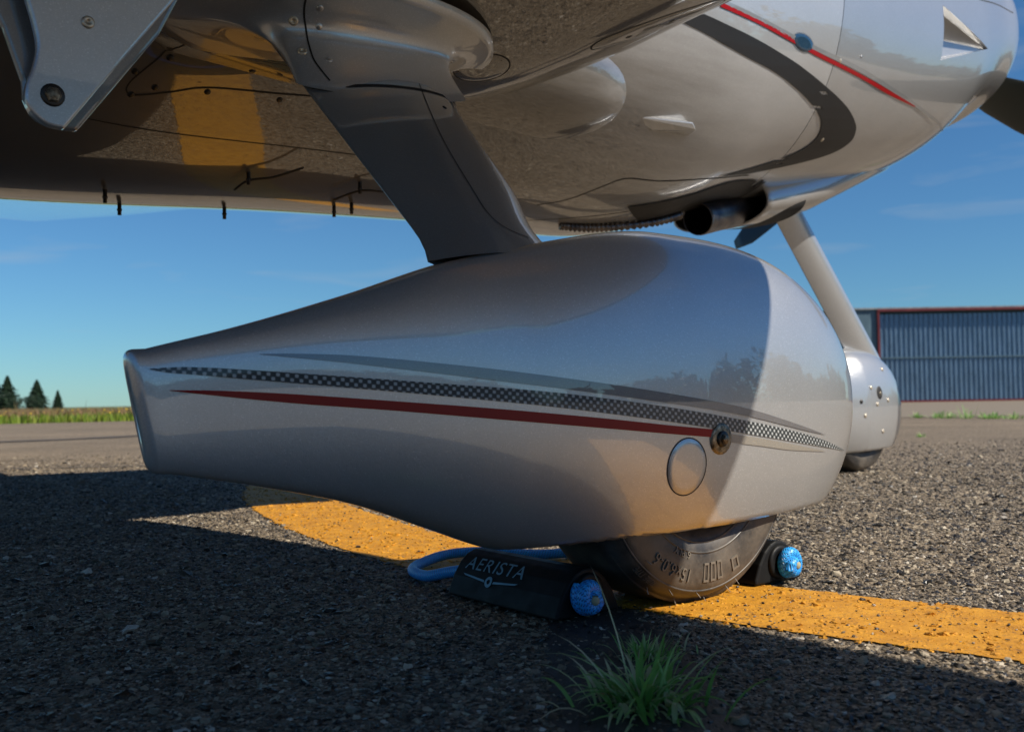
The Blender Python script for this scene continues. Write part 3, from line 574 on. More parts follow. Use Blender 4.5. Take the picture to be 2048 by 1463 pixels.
# step lip on the fuselage side
lp = MB(); pts = [(.655, .735, 1.035), (.88, .728, 1.045), (.90, .735, 1.020), (.76, .742, 1.010)]; out = [(a, b_ - .022, c) for a, b_, c in pts[1:3]]
lp.add(pts + [(.86, .69, 1.036), (.88, .695, 1.018)] + [(.66, .78, 1.03), (.9, .78, 1.02)], [(0, 4, 1), (0, 3, 5, 4), (3, 2, 5), (4, 5, 2, 1), (0, 1, 7, 6), (3, 6, 7, 2)]); bevel(lp.build('step_lip', M['paint'], fuselage), .004)
# underside: access panels, screws, drains, whip aerials, seams
def seam_under(pts, wd=.003): return line('panel_seam', pts, B_UNDER, 'z', wing, wd)
seam_under([(-.50, .70), (-.517, .749), (-.566, .806), (-.5585, .829), (-.49, .815), (-.418, .797), (-.269, .79), (-.18, .785)])
seam_under([(-.72, .88), (-.5, .90), (-.2, .91), (.1, .92)], .002)
for p in ((-.508, .761), (-.4197, .8056), (-.3498, .752), (-.5632, .79), (-.5585, .8294), (-.5196, .811), (-.27, .802), (-.2, .76)): screw_at(B_UNDER, p, 'z', .0065, wing, M['bolt'], hgt=.3)
ang = math.atan2(.12 - .345, .33 - .185)
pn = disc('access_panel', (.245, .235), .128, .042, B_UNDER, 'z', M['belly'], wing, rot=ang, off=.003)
if pn: ellipse_line('panel_gap', (.245, .235), .130, .044, B_UNDER, 'z', pn, rot=ang, wd=.003)
for q in (-.055, .03): 
    ellipse_line('tie_down_ring', (.245 + q * math.cos(ang), .235 + q * math.sin(ang)), .032, .018, B_UNDER, 'z', wing, rot=ang, wd=.004, mat=M['alu']); screw_at(B_UNDER, (.245 + q * math.cos(ang), .235 + q * math.sin(ang)), 'z', .009, wing, M['bolt'])
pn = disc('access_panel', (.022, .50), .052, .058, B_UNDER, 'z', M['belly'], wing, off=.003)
if pn: ellipse_line('panel_gap', (.022, .50), .054, .060, B_UNDER, 'z', pn, wd=.003)
for k in range(5): screw_at(B_UNDER, (.022 + .042 * math.cos(k * 1.25), .50 + .046 * math.sin(k * 1.25)), 'z', .006, wing, M['bolt'])
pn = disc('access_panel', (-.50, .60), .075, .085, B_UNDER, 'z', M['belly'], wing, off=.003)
if pn: ellipse_line('panel_gap', (-.50, .60), .078, .088, B_UNDER, 'z', pn, wd=.0035)
def stub(p, L=.028, r_=.0052):
    l, n_ = hit(B_UNDER, p, 'z')
    if l is None: return
    P = np.array([[(l.x + a * r_ * math.cos(q), l.y + a * r_ * math.sin(q), l.z + h_) for q in np.linspace(0, 6.2832, 12, endpoint=False)] for a, h_ in ((.9, .004), (.9, -L * .45), (1.15, -L * .5), (1.15, -L * .6), (.9, -L * .65), (.85, -L), (.02, -L))]); mesh_obj('drain_tube', *grid(P), M['bolt'], fuselage)
for p in ((-.441, 1.30), (-.18, 1.32), (.0673, 1.2085), (.094, 1.1647), (-.5126, 1.161), (-.2468, 1.0143), (.0397, 1.0237)): stub(p)
def whip(name, pts, r_=.0028):
    P = []
    for x, y, dz in pts: l, n_ = hit(B_UNDER, (x, y), 'z'); P.append((x, y, l.z - dz))
    v, f, u = tube(spline(P, 16), r_, 8); mesh_obj(name, v, f, M['bolt'], fuselage)
whip('whip_aerial', [(-.155, .929, .03), (-.20, .985, .022), (-.2468, 1.0143, .018), (-.26, 1.06, .02)])
whip('whip_aerial', [(.003, 1.087, .02), (.0397, 1.0237, .02), (.09, 1.00, .03)])
line('belly_seam', [(.62, 1.06), (.68, 1.01), (.739, .927), (.79, .88), (.90, .87), (1.1, .86), (1.35, .90)], B_COWL, 'z', fuselage, .004)
line('belly_seam', [(.68, 1.20), (.80, 1.10), (.92, 1.02), (1.0, .97)], B_COWL, 'z', fuselage, .004)
strip('heat_shield', [(.90, .985), (1.06, .93), (1.24, .905), (1.5, .95)], [(1.00, 1.05), (1.14, 1.12), (1.3, 1.19), (1.5, 1.28)], B_COWL, 'z', M['heat'], fuselage, 50, 10, off=.004)
hp = spline([(.80, 1.17, .826), (.88, 1.14, .822), (.97, 1.10, .828), (1.10, 1.06, .850), (1.2, 1.05, .88)], 90); rr_ = [.012 + .0035 * math.sin(i * 1.9) for i in range(90)]
v, f, u = tube(hp, rr_, 12); mesh_obj('flexible_hose', v, f, M['exhaust'], fuselage)
# exhaust
ax0 = Vector((1.275, 1.045, .872)); ax1 = Vector((1.72, 1.16, .985)); dd = (ax1 - ax0).normalized()
v, f, u = tube([ax0, ax0 + dd * .01, ax0 + dd * .2, ax1], [.0515, .053, .053, .053], 40, caps=False); v2, f2, u2 = tube([ax0, ax0 + dd * .2], [.049, .0485], 40, caps=False)
n1 = len(v); ff = f + [tuple(i + n1 for i in q[::-1]) for q in f2] + [(i, (i + 1) % 40, n1 + (i + 1) % 40, n1 + i) for i in range(40)]; ex = mesh_obj('exhaust_pipe', v + v2, ff, M['exhaust'], A)
# flap bracket plates under the wing
def plate(name, poly, y0, th, mat, parent):
    n = len(poly); V = [(x, y0, z) for x, z in poly] + [(x, y0 + th, z) for x, z in poly]; F = [tuple(range(n)), tuple(range(n, 2 * n))[::-1]] + [(i, i + n, (i + 1) % n + n, (i + 1) % n) for i in range(n)]
    o = fix_normals(mesh_obj(name, V, F, mat, parent, False)); bevel(o, .0045, 3, 25); return o
fr = [tuple(p) for p in spline([(-.980, 1.03), (-.91, .86), (-.884, .775), (-.876, .746), (-.8725, .723), (-.876, .70), (-.884, .675), (-.8845, .657), (-.876, .643), (-.861, .633), (-.843, .631)], 40)] + [(-.78, .721), (-.713, .814), (-.555, 1.03)]
bracket = plate('flap_bracket', fr, .15, .014, M['paint'], wing)
bk = [(-1.04, 1.03), (-.902, .749), (-.8815, .69)] + [tuple(p) for p in spline([(-.880, .668), (-.870, .650), (-.85, .640), (-.82, .640)], 12)] + [(-.72, .78), (-.6, 1.03)]
plate('flap_bracket', bk, .185, .012, M['leg'], wing)
screw('bracket_bolt', (-.817, .1495, .762), (0, -1, 0), .0075, bracket, M['brass'], recess=True); screw('bracket_washer', (-.856, .1498, .668), (0, -1, 0), .0135, bracket, M['bolt'], hgt=.12); screw('bracket_bolt', (-.856, .1485, .668), (0, -1, 0), .0095, bracket, M['washer'], hgt=.5, hexa=True)
# leg fairing: joint, screws and rivets
line('fairing_joint', [(-.432, .953), (-.4294, .9472), (-.4220, .93), (-.4166, .9126), (-.4145, .885), (-.4135, .858), (-.408, .838), (-.4006, .8186)], B_LF, 'y', legf, .003)
for p in ((-.4364, .9244), (-.4269, .873)): screw_at(B_LF, p, 'y', .0078, legf, M['brass'], recess=True)
for p in ((-.4036, .9432), (-.3971, .9203), (-.3887, .8619)): screw_at(B_LF, p, 'y', .0058, legf, M['rivet'])
line('edge_gap', [(-.43, .806), (-.38, .812), (-.32, .822), (-.25, .828), (-.18, .830), (-.135, .828)], B_LEG, 'y', main_leg, .006)
line('leg_seam', [(-.232, .845), (-.262, .77), (-.285, .70), (-.302, .62), (-.311, .57), (-.30, .545), (-.27, .532)], B_LEG, 'y', main_leg, .0014)
for p in ((-.215, .795),): screw_at(B_LEG, p, 'y', .004, main_leg, M['gap'])
# nose wheel fairing screws and keyhole
for p in ((2.344, .3306), (2.3793, .2657), (2.2983, .2227), (2.4647, .2803), (2.4241, .1587), (2.4662, .4042)): screw_at(B_NP, p, 'y', .0082, npant, M['brass'])
disc('tow_bar_hole', (2.4008, .3106), .020, .026, B_NP, 'y', M['gap'], npant, off=.003); screw_at(B_NP, (2.405, .307), 'y', .009, npant, M['washer']); screw_at(B_NP, (2.2786, .277), 'y', .008, npant, M['bolt'])

# NACA duct cut into the cowling
def cut(obj, V, F):
    bm = bmesh.new(); bm.from_mesh(obj.data); bmesh.ops.holes_fill(bm, edges=[e for e in bm.edges if e.is_boundary], sides=0); bmesh.ops.recalc_face_normals(bm, faces=bm.faces); bm.to_mesh(obj.data); bm.free()
    c = fix_normals(mesh_obj('cutter', V, F, M['paint'], A, False)); md = obj.modifiers.new('cut', 'BOOLEAN'); md.object = c; md.operation = 'DIFFERENCE'; md.solver = 'EXACT'
    bpy.context.view_layer.update(); dg = bpy.context.evaluated_depsgraph_get(); me = bpy.data.meshes.new_from_object(obj.evaluated_get(dg)); obj.modifiers.remove(md); obj.data = me; bpy.data.objects.remove(c, do_unlink=True)
    me.set_sharp_from_angle(angle=R(28))
cut(cowling, [(2.54, .60, 1.5876), (2.128, .60, 1.640), (2.150, .60, 1.46), (2.54, .728, 1.5876), (2.128, .70, 1.640), (2.140, .765, 1.565), (2.155, .765, 1.485), (2.150, .72, 1.46)],
    [(0, 1, 2), (0, 3, 4, 1), (3, 5, 4), (3, 6, 5), (3, 7, 6), (0, 2, 7, 3), (1, 4, 5), (1, 5, 6), (1, 6, 2), (2, 6, 7)])

# ------------------------------------------------------------------ raised lettering
def text_verts(txt, size, ext=0.):
    cu = bpy.data.curves.new('t', 'FONT'); cu.body = txt; cu.size = size; cu.extrude = ext; cu.align_x = 'CENTER'; cu.align_y = 'CENTER'; cu.space_character = 1.12
    o = bpy.data.objects.new('t', cu); COL.objects.link(o); bpy.context.view_layer.update(); me = bpy.data.meshes.new_from_object(o.evaluated_get(bpy.context.evaluated_depsgraph_get()))
    V = [tuple(v.co) for v in me.vertices]; F = [tuple(p.vertices) for p in me.polygons]; bpy.data.objects.remove(o, do_unlink=True); return V, F
B_T = bvh(t1)
def tire_text(name, txt, size, ang_c, rad, wide=1.0, h_=.0016):
    V, F = text_verts(txt, size, .5); out = []
    for x, y, z in V:
        rr = rad + y; a = R(ang_c) - x * wide / rad; px = -.008 + rr * math.cos(a); pz = TR + rr * math.sin(a); l, n_ = hit(B_T, (px, pz), 'y')
        yy = l.y if l is not None else -.09
        out.append((px, yy - (h_ if z > 0 else -.002), pz))
    return fix_normals(mesh_obj(name, out, F, M['letters'], t1, False))
m = Mat('worn_rubber_lettering', (.16, .135, .105), .5, 0, 0, .03, .4); M['letters'] = m.m
tire_text('size_lettering', '15x6.0-6', .026, -116, .176, .80, .0022)
tire_text('ply_lettering', '6 PLY', .015, -112, .148, .9)
tire_text('small_lettering', 'TUBE TYPE', .010, -126, .205, .9, .0008)
def tire_block(a_c, r0_, r1_, da, hgt=.0018):
    for (ra, rb, aa, ab) in ((r0_, r0_ + .003, -da, da), (r1_ - .003, r1_, -da, da), (r0_, r1_, -da, -da * .6), (r0_, r1_, da * .6, da)):
        Q = [(ra, aa), (rb, aa), (rb, ab), (ra, ab)]; V = []
        for k in (-1, 1):
            for rr, a in Q:
                px = -.008 + rr * math.cos(R(a_c + a)); pz = TR + rr * math.sin(R(a_c + a)); l, n_ = hit(B_T, (px, pz), 'y'); V.append((px, l.y + (-hgt if k > 0 else .002), pz))
        mb.add(V, [(0, 1, 2, 3), (7, 6, 5, 4), (0, 4, 5, 1), (1, 5, 6, 2), (2, 6, 7, 3), (3, 7, 4, 0)])
for a_c in (-92, -87, -82): mb = MB(); tire_block(a_c, .158, .186, 1.7); mb.build('tread_mark', M['letters'], t1)
for a_c in (-70,): mb = MB(); tire_block(a_c, .165, .185, 2.6); mb.build('tread_mark', M['letters'], t1)
hairm = Mat('pale_rubber_hair', (.30, .28, .25), .5).m
for a_c, r_ in ((-120, .212), (-112, .203), (-104, .212), (-96, .200), (-88, .210), (-76, .205), (-66, .212), (-132, .19)):
    px = -.008 + r_ * math.cos(R(a_c)); pz = TR + r_ * math.sin(R(a_c)); l, n_ = hit(B_T, (px, pz), 'y')
    if l is not None: v, f, u = tube([l - n_ * .001, l + n_ * .005 + Vector((.001, 0, -.001)), l + n_ * .009 + Vector((.003, 0, -.003))], .0005, 5); mesh_obj('moulding_hair', v, f, hairm, t1)

# ------------------------------------------------------------------ chocks and rope
def wpt(x, y, z=0): return W(x, y, z)
def chock(name, sgn, y0, y1, label):
    prof = [(a - .034, b_) for a, b_ in [(-.106, .004), (-.107, .012), (-.118, .036), (-.132, .055), (-.146, .066), (-.160, .0705), (-.174, .070), (-.188, .0645), (-.201, .053), (-.214, .034), (-.222, .015), (-.225, .004)]]
    r_ = empty(name, W(-sgn * .20, (y0 + y1) / 2), TH, label=label, cat='wheel chock', group='rubber chocks either side of the main tire')
    cx_, cy_ = -sgn * .20, (y0 + y1) / 2; ring_ = [(sgn * x if sgn > 0 else -x, z) for x, z in prof]; n = len(prof); V = []
    for y in (y0, y1): V += [((x if sgn > 0 else -x) - cx_, y - cy_, z) for x, z in prof]
    F = [tuple(range(n)), tuple(range(n, 2 * n))[::-1]] + [(i, i + n, (i + 1) % n + n, (i + 1) % n) for i in range(n)]
    o = fix_normals(mesh_obj('chock_body', V, F, M['chock'], r_, False)); bevel(o, .004, 3, 20)
    hy = y0 - cy_; P = np.array([[(sgn * -.0 + rr * math.cos(q) - sgn * .0 + .0, hy - d_, .036 + rr * math.sin(q)) for q in np.linspace(0, 6.2832, 24, endpoint=False)] for rr, d_ in ((.0275, -.001), (.0275, .003), (.024, .005), (.016, .005), (.014, -.0005))])
    P[..., 0] += 0; o2 = fix_normals(mesh_obj('rope_hole_collar', *grid(P), M['chock'], r_)); return r_, o, cx_, cy_
ck, ckb, cx_, cy_ = chock('wheel_chock', 1, -.030, .232, 'black rubber chock with pale blue lettering, behind the main tire')
ck2, _, _, _ = chock('wheel_chock', -1, -.052, .21, 'plain black rubber chock in front of the main tire, partly sunlit')
# print on the sloping outer face: AERISTA over a winged hub
fa = Vector((-.2225, 0, .067)); fb = Vector((-.2555, 0, .018)); up = (fa - fb).normalized(); nrm = Vector((up.z * -1, 0, up.x)); nrm = -nrm if nrm.x > 0 else nrm; rt = Vector((0, -1, 0)); cen = (fa + fb) / 2 + Vector((0, .137, 0)) + up * .004
B_CK = bvh(ckb)
def on_face(x, y):
    p = cen + rt * x + up * y + nrm * .05; q_ = Vector((p.x - cx_, p.y - cy_, p.z)); l = B_CK.ray_cast(q_, -nrm)[0]
    return tuple((l if l is not None else q_ - nrm * .05) + nrm * .002)
V, F = text_verts('AERISTA', .031); V = [on_face(x * 1.12, y + .007) for x, y, z in V]; mesh_obj('print_lettering', V, F, M['print'], ckb, False)
wv_ = []; wf = []
Wg = [(-.068, -.0105), (-.012, -.0150), (-.010, -.0185), (-.062, -.0135)]; wv_ += Wg; wf.append((0, 1, 2, 3)); wv_ += [(-a, b_) for a, b_ in Wg][::-1]; wf.append((4, 5, 6, 7))
rg = 20; b0 = len(wv_); wv_ += [(.0085 * math.cos(q), -.0165 + .0085 * math.sin(q)) for q in np.linspace(0, 6.2832, rg, endpoint=False)] + [(.0038 * math.cos(q), -.0165 + .0038 * math.sin(q)) for q in np.linspace(0, 6.2832, rg, endpoint=False)]
wf += [(b0 + i, b0 + (i + 1) % rg, b0 + rg + (i + 1) % rg, b0 + rg + i) for i in range(rg)]
mesh_obj('print_wings', [on_face(*p) for p in wv_], wf, M['print'], ckb, False)
# the rope: knot, through the chock, round the loop and through the other chock
rope = empty('rope', W(-.17, .24), TH, label='blue braided rope joining the two chocks, knotted at each end', cat='rope')
def to_r(P): return [(x + .17, y - .24, z) for x, y, z in P]
path = spline([(-.204, -.028, .036), (-.204, .10, .036), (-.204, .232, .034), (-.212, .29, .026), (-.222, .345, .0135), (-.214, .40, .012), (-.190, .44, .012), (-.150, .468, .014), (-.10, .485, .018), (-.05, .480, .02), (0, .455, .018), (.07, .40, .012), (.14, .33, .02), (.198, .26, .03), (.204, .20, .036), (.204, .08, .036), (.204, -.05, .036)], 150)
v, f, u = tube(to_r(path), .0092, 16); mesh_obj('rope_line', v, f, M['rope'], rope, True, u)
def knot(cx, cy, cz, mir=1, rot=0):
    pts = []
    for t in np.linspace(0, 2 * math.pi * 1.55, 70):
        a = t * mir + rot; rr = .0140 - .0020 * t / 6 ; d_ = .005 + .0016 * t
        pts.append((cx + rr * math.cos(a), cy - d_, cz + rr * 1.18 * math.sin(a)))
    pts.append((cx + .004, cy - .019, cz + .004)); pts.append((cx, cy - .021, cz - .002)); pts.append((cx, cy - .026, cz - .003))
    v, f, u = tube(to_r(spline(pts, 130)), .0105, 14); k_ = mesh_obj('knot', v, f, M['rope'], rope, True, u)
    v, f, u = tube(to_r([(cx, cy - .025, cz - .003), (cx, cy - .0305, cz - .003)]), [.0085, .0055], 10); mesh_obj('singed_end', v, f, M['ropecore'], k_)
knot(-.212, -.031, .033, 1, 2.2); knot(.210, -.053, .036, -1, .6)

# ------------------------------------------------------------------ plants
def blades(n, cx, cy, spread, lmin, lmax, wid, lean=1.0, seed=1, z0=0., stems=()):
    g_ = np.random.default_rng(seed); V = []; F = []; U = []
    def blade(x, y, a, L, ln, wd):
        k = 6; p = Vector((x, y, z0)); el = R(88 - ln * 25); pts = []
        for i in range(k + 1):
            t = i / k; pts.append((p.copy(), t)); el -= ln * R(62) / k * (0.5 + t); p = p + Vector((math.cos(a) * math.cos(el), math.sin(a) * math.cos(el), math.sin(el))) * (L / k)
            if p.z < z0 + .002: p.z = z0 + .002
        side = Vector((-math.sin(a), math.cos(a), 0)); b0 = len(V)
        for q, t in pts:
            w_ = wd * (1 - t**2.2) * (.6 + .4 * min(1, t * 4)) + .0002
            for s_ in (-1, 0, 1): V.append(q + side * s_ * w_ / 2 + Vector((0, 0, abs(s_) * w_ * .22))); U.append((t, s_ * .5 + .5))
        for i in range(k):
            for j in range(2): o_ = b0 + i * 3 + j; F.append((o_, o_ + 1, o_ + 4, o_ + 3))
    for i in range(n):
        r_ = spread * abs(g_.normal(0, .45)); a0 = g_.uniform(0, 6.283); blade(cx + r_ * math.cos(a0), cy + r_ * .8 * math.sin(a0), a0 + g_.normal(0, .7), g_.uniform(lmin, lmax), lean * g_.uniform(.25, 1.5), wid * g_.uniform(.6, 1.3))
    for (x, y, a, L, ln, wd) in stems: blade(x, y, a, L, ln, wd)
    return V, F, U
def tuft(label, grp=None, **k):
    V, F, U = blades(**k); c = Vector((k['cx'], k['cy'], k.get('z0', 0))); o = mesh_obj('grass_tuft', [v - c for v in V], F, M['grass'], None, True, U); o.location = c; tag(o, label, 'grass tuft', grp); return o
tuft('large green grass tuft with pale dry tips growing from the sealed crack in the foreground', n=190, cx=.125, cy=1.0, spread=.075, lmin=.022, lmax=.078, wid=.0058, lean=1.4, seed=4, stems=((.115, 1.0, 2.4, .145, .35, .0028), (.12, .97, 2.9, .12, 1.1, .004), (.15, 1.0, .2, .10, 1.0, .004), (.10, .99, 2.7, .10, .8, .005)))
tuft('small dark green tuft just behind the large foreground grass tuft', n=150, cx=.152, cy=1.19, spread=.055, lmin=.010, lmax=.034, wid=.0028, lean=.9, seed=9)
for i, (px, s_) in enumerate(((1834, .6), (1872, .9), (1897, .8), (1935, 1.4), (1971, .8), (1988, .7), (2022, .7), (2075, 1.0))):
    d_ = 12.2 - (px - 1834) * .006; tuft(['smallest weed tuft at the left end of the far pavement joint', 'low weed tuft second from the left in the far pavement joint', 'weed tuft third from the left in the far pavement joint', 'widest weed tuft in the far pavement joint below the hangar door', 'weed tuft just right of the widest one in the far joint', 'small weed tuft paired closely with the tuft on its left in the far joint', 'last weed tuft in view, by the right edge of the far joint', 'weed tuft of the far joint standing outside the right edge of the view'][i], 'weed tufts along the far pavement joint', n=45, cx=(px - 1024) / 1990 * d_, cy=d_, spread=.14 * s_, lmin=.05, lmax=.16 * s_, wid=.012, lean=1.1, seed=20 + i, z0=.0)
tuft('small bright green weed on the asphalt between the nose wheel and the far joint', n=30, cx=2.84, cy=6.95, spread=.04, lmin=.02, lmax=.05, wid=.006, lean=1.2, seed=40)
# meadow beyond the apron
g_ = np.random.default_rng(3)
def edge_y(x): return np.interp(x, [-60, -14, -2, 9], [14.5, 17.2, 23.4, 60])
def meadow(name, n, h0, h1, wd, mat, label, cat, ymax=26, seed=5, lo=0.0):
    q = np.random.default_rng(seed); X = q.uniform(-34, -2.5, n); Y = edge_y(X) + lo + q.random(n)**1.5 * ymax; V = []; F = []
    for x, y in zip(X, Y):
        a = q.uniform(0, 3.14); h_ = q.uniform(h0, h1); dx, dy = math.cos(a) * wd, math.sin(a) * wd; lx = q.normal(0, .25) * h_; b0 = len(V)
        V += [(x - dx, y - dy, -.01), (x + dx, y + dy, -.01), (x + dx * .7 + lx * .4, y + dy * .7, h_ * .6), (x - dx * .7 + lx * .4, y - dy * .7, h_ * .6), (x + lx, y, h_)]; F += [(b0, b0 + 1, b0 + 2, b0 + 3), (b0 + 3, b0 + 2, b0 + 4)]
    o = mesh_obj(name, V, F, mat, None, False); tag(o, label, cat, kind='stuff'); return o
meadow('meadow_grass', 26000, .07, .20, .022, M['meadow'], 'bright yellow green meadow grass along the edge of the asphalt', 'grass', 24)
meadow('dry_meadow_stalks', 15000, .20, .34, .012, M['stalk'], 'reddish brown dry seed stalks standing above the meadow grass', 'grass', 26, 6, 2.5)
meadow('tall_weed_stems', 60, .42, .66, .010, M['stalk'], 'a few tall thin weed stems rising from the meadow', 'weeds', 14, 8, 1)
q = np.random.default_rng(11); fm = MB()
for i in range(420):
    x = q.uniform(-34, -2.5); y = float(edge_y(x)) + .2 + q.random() * 9; z = q.uniform(.14, .27); r_ = q.uniform(.012, .03)
    fm.add([(x - r_, y, z), (x, y, z - r_ * .6), (x + r_, y, z), (x, y, z + r_ * .8), (x, y - r_, z)], [(0, 1, 4), (1, 2, 4), (2, 3, 4), (3, 0, 4)])
tag(fm.build('yellow_flowers', M['flower']), 'scattered small yellow flowers in the meadow grass', 'flowers', kind='stuff')
# trees
def conifer(x, y, hgt, seed, label, wfac=.46):
    q = np.random.default_rng(seed); r_ = empty('conifer_tree', (x, y, -.01), label=label, cat='tree', group='trees beyond the meadow')
    v, f, u = tube([(0, 0, 0), (0, 0, hgt * .5), (0, 0, hgt * .97)], [hgt * .022, hgt * .014, .02], 8); mesh_obj('trunk', v, f, M['bark'], r_)
    V = []; F = []
    for i in range(3200):
        t = q.random()**1.1; z = hgt * (.10 + .90 * t); rad = hgt * wfac * (1 - t)**.85 * (.55 + .45 * abs(math.sin(z / hgt * 34 + q.normal(0, .3)))) + .02 * hgt * (1 - t); a = q.uniform(0, 6.283); rr = rad * math.sqrt(q.random()) * q.uniform(.6, 1.15)
        c = Vector((rr * math.cos(a), rr * math.sin(a), z - rr * .35)); s_ = hgt * .034 * q.uniform(.6, 1.5); d1 = Vector((math.cos(a), math.sin(a), -.5)) * s_ * 1.4; d2 = Vector((-math.sin(a), math.cos(a), q.normal(0, .4))) * s_ * .7; b0 = len(V); V += [c - d1, c + d2, c + d1, c - d2 + Vector((0, 0, s_ * .2))]; F.append((b0, b0 + 1, b0 + 2, b0 + 3))
    mesh_obj('crown', V, F, M['needle'], r_, False)
def broadleaf(x, y, hgt, wd, seed, label, name='leafy_tree', cat='tree', mat='leaf'):
    q = np.random.default_rng(seed); r_ = empty(name, (x, y, -.01), label=label, cat=cat, group='trees beyond the meadow')
    v, f, u = tube([(0, 0, 0), (0, 0, hgt * .6)], [hgt * .03, hgt * .015], 7); mesh_obj('trunk', v, f, M['bark'], r_); V = []; F = []; cl_ = [(q.normal(0, wd * .28), q.normal(0, wd * .28), hgt * q.uniform(.25, .85), q.uniform(.16, .3) * hgt) for _ in range(16)]
    for i in range(1300):
        cx, cy, cz, cr = cl_[q.integers(16)]; d = q.normal(0, 1, 3); d /= np.linalg.norm(d); c = Vector((cx, cy, cz)) + Vector(d) * cr * q.uniform(.6, 1.05); c.z = max(c.z, .03 * hgt); s_ = hgt * .03 * q.uniform(.6, 1.5); e1 = Vector(q.normal(0, 1, 3)) * s_; e2 = Vector(q.normal(0, 1, 3)) * s_; b0 = len(V); V += [c, c + e1, c + e1 + e2, c + e2]; F.append((b0, b0 + 1, b0 + 2, b0 + 3))
    mesh_obj('crown', V, F, M[mat], r_, False)
D = 230
def tx(px, d=D): return (px - 1024) / 1990 * d
conifer(tx(14), D, 7.6, 1, 'tall dark conifer at the left end of the group beyond the meadow')
conifer(tx(73), D, 6.6, 2, 'second tall conifer, right of the tallest, beyond the meadow', .54)
conifer(tx(99), D + 4, 4.2, 3, 'small slim conifer at the right end of the tree group', .38)
conifer(tx(-40), D + 6, 8.2, 4, 'conifer at the very left edge of the meadow')
broadleaf(tx(42), D - 3, 4.4, 9, 5, 'low dark rounded tree between the two tall conifers', mat='needle')
broadleaf(tx(-8), D - 5, 3.6, 8, 6, 'low dark bushy tree in front of the tallest conifer', mat='needle')
broadleaf(tx(88), D - 6, 3.0, 7, 12, 'low rounded tree filling the gap before the small slim conifer', mat='needle')
broadleaf(tx(191), 120, 1.45, 1.3, 7, 'tiny dark bush on the meadow horizon, left of the other', 'bush', 'bush'); broadleaf(tx(222), 100, 1.35, 1.1, 8, 'tiny dark bush on the meadow horizon beside the fairing tail', 'bush', 'bush')
# far wood round the other side of the airfield (seen mirrored in the paint)
q = np.random.default_rng(17); V = []; F = []
for i in range(330):
    az = R(q.uniform(-125, 42)); Rd = q.uniform(80, 105); prof_h = 6.5 + 4.0 * math.sin(az * 5.3 + 1) + 2.5 * math.sin(az * 13) ; hgt = max(3.5, prof_h * q.uniform(.75, 1.3)); cx, cy = Rd * math.cos(az), Rd * math.sin(az); wd = hgt * q.uniform(.18, .34)
    for k in range(110):
        t = q.random(); a = q.uniform(0, 6.283); rr = wd * math.sqrt(q.random()) * (1.15 - t * .9); c = Vector((cx + rr * math.cos(a), cy + rr * math.sin(a), t * hgt)); s_ = .55 * q.uniform(.5, 1.5); e1 = Vector(q.normal(0, 1, 3)) * s_; e2 = Vector(q.normal(0, 1, 3)) * s_; b0 = len(V); V += [c, c + e1, c + e1 + e2, c + e2]; F.append((b0, b0 + 1, b0 + 2, b0 + 3))
tag(mesh_obj('far_wood', V, F, M['leaf'], None, False), 'far dark wood beyond the airfield, seen mirrored in the wheel fairing', 'wood', kind='stuff')

# ------------------------------------------------------------------ hangar
hg = empty('hangar', (11.3, 33, 0), label='blue corrugated steel hangar with dark red door trim across the asphalt', cat='hangar')
wl = MB(); wl.box((0, .05, 0), (.86, .2, 3.12)); wl.box((0, .2, 0), (.12, 12, 3.12)); wl.box((.86, .35, 0), (18.9, .5, 3.12)); wl.box((18.7, .2, 0), (18.9, 12, 3.12)); wl.build('wall', M['blue_wall'], hg)
rf = MB(); rf.add([(-.08, -.02, 3.16), (19.1, -.02, 3.16), (19.1, 6, 3.5), (-.08, 6, 3.5), (-.08, 12.1, 3.16), (19.1, 12.1, 3.16), (-.08, -.02, 3.10), (19.1, -.02, 3.10)], [(0, 1, 2, 3), (3, 2, 5, 4), (6, 7, 1, 0)]); rf.build('roof', M['roof'], hg)
tb = MB(); tb.box((.86, -.04, 3.035), (18.9, .10, 3.11)); tb.build('door_header', M['red_trim'], hg)
tb = MB(); tb.box((.86, -.03, 0), (.93, .10, 3.018)); tb.build('door_post', M['red_trim'], hg)
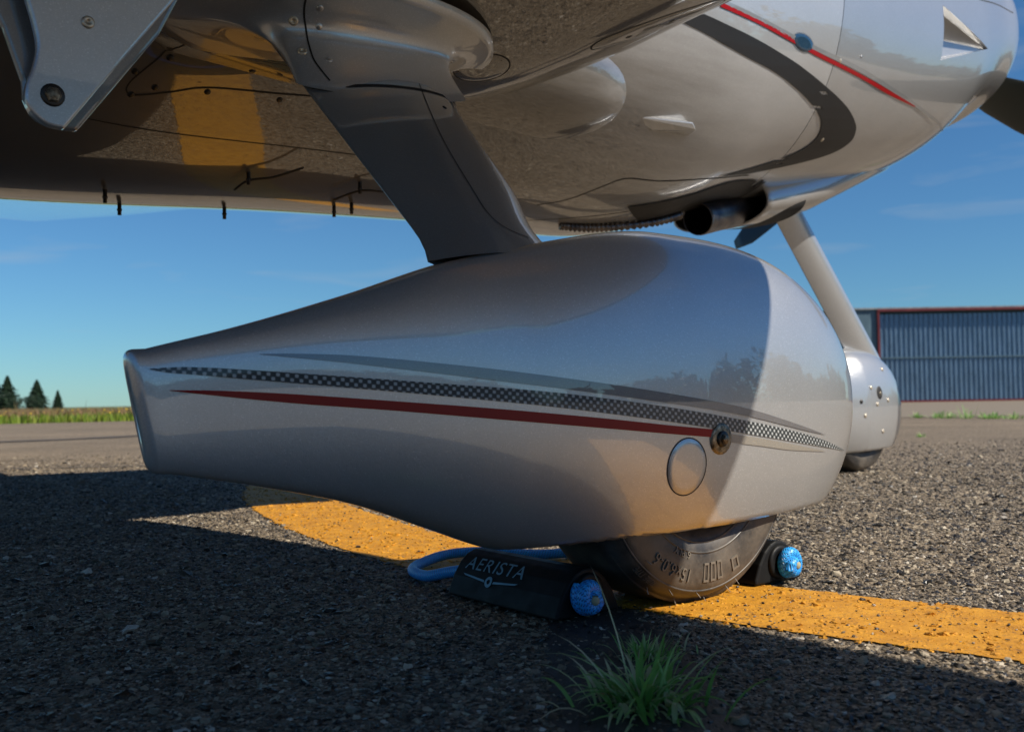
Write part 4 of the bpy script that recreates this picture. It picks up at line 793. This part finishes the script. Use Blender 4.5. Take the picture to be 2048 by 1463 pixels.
tb = MB(); tb.box((.97, .19, 0), (18.8, .30, .07)); tb.build('door_sill', M['red_trim'], hg)
pwv = MB(); PWD = .985; ribs = 6
xs_ = [0.]; ds_ = [0.]
for k in range(ribs):
    c = (k + .5) * PWD / ribs; xs_ += [c - .042, c - .025, c + .025, c + .042]; ds_ += [0, -.035, -.035, 0]
xs_.append(PWD - .004); ds_.append(0)
def panel(h_):
    V = [(x, d, z) for z in (0, h_) for x, d in zip(xs_, ds_)]; n = len(xs_); return V, [(i, i + 1, i + 1 + n, i + n) for i in range(n - 1)]
pm = {}
for row, (z0, z1) in enumerate(((.07, 1.475), (1.515, 2.95))):
    for c in range(18):
        if row not in pm: V, F = panel(z1 - z0); o = mesh_obj('door_panel', V, F, M['blue_sheet'], hg, False); pm[row] = o.data
        else: o = bpy.data.objects.new('door_panel', pm[row]); COL.objects.link(o); o.parent = hg
        o.location = (.97 + c * PWD, .24, z0)
for c in range(18): mb = MB(); mb.box((.97 + c * PWD, .17, 1.475), (.97 + (c + 1) * PWD - .004, .25, 1.515)); mb.build('door_rail', M['blue_wall'], hg)
tag(ground_mesh('concrete_apron', 3.2, 60, 12.6, 50, .004, M['concrete']), kind='structure')
def gstrip(name, pts, wd, mat, z=.006):
    P = spline(pts, 60); t = np.gradient(P, axis=0); t /= np.linalg.norm(t, axis=1)[:, None]; q = np.stack([-t[:, 1], t[:, 0]], 1) * wd / 2; G = np.array([[(*(p + a * e * (1 + .3 * math.sin(i * 1.3))), z) for e in (-1, 1)] for i, (p, a) in enumerate(zip(P, q))]); o = mesh_obj(name, *grid(G, False), mat, None, False); tag(o, kind='structure'); return o
gstrip('pavement_joint', [(3.2, 12.5), (5, 12.2), (6.5, 11.0), (9, 10.2)], .10, M['tar'], .008)
gstrip('tar_seam', [(-12, 7.2), (-7, 8.2), (-4.6, 9.0), (-3.6, 10.6), (-2.5, 12.5), (0, 14)], .22, M['tar'])
gstrip('tar_seam', [(-3.0, 4.95), (-1.9, 5.05), (-1.4, 5.1)], .03, M['tar'])
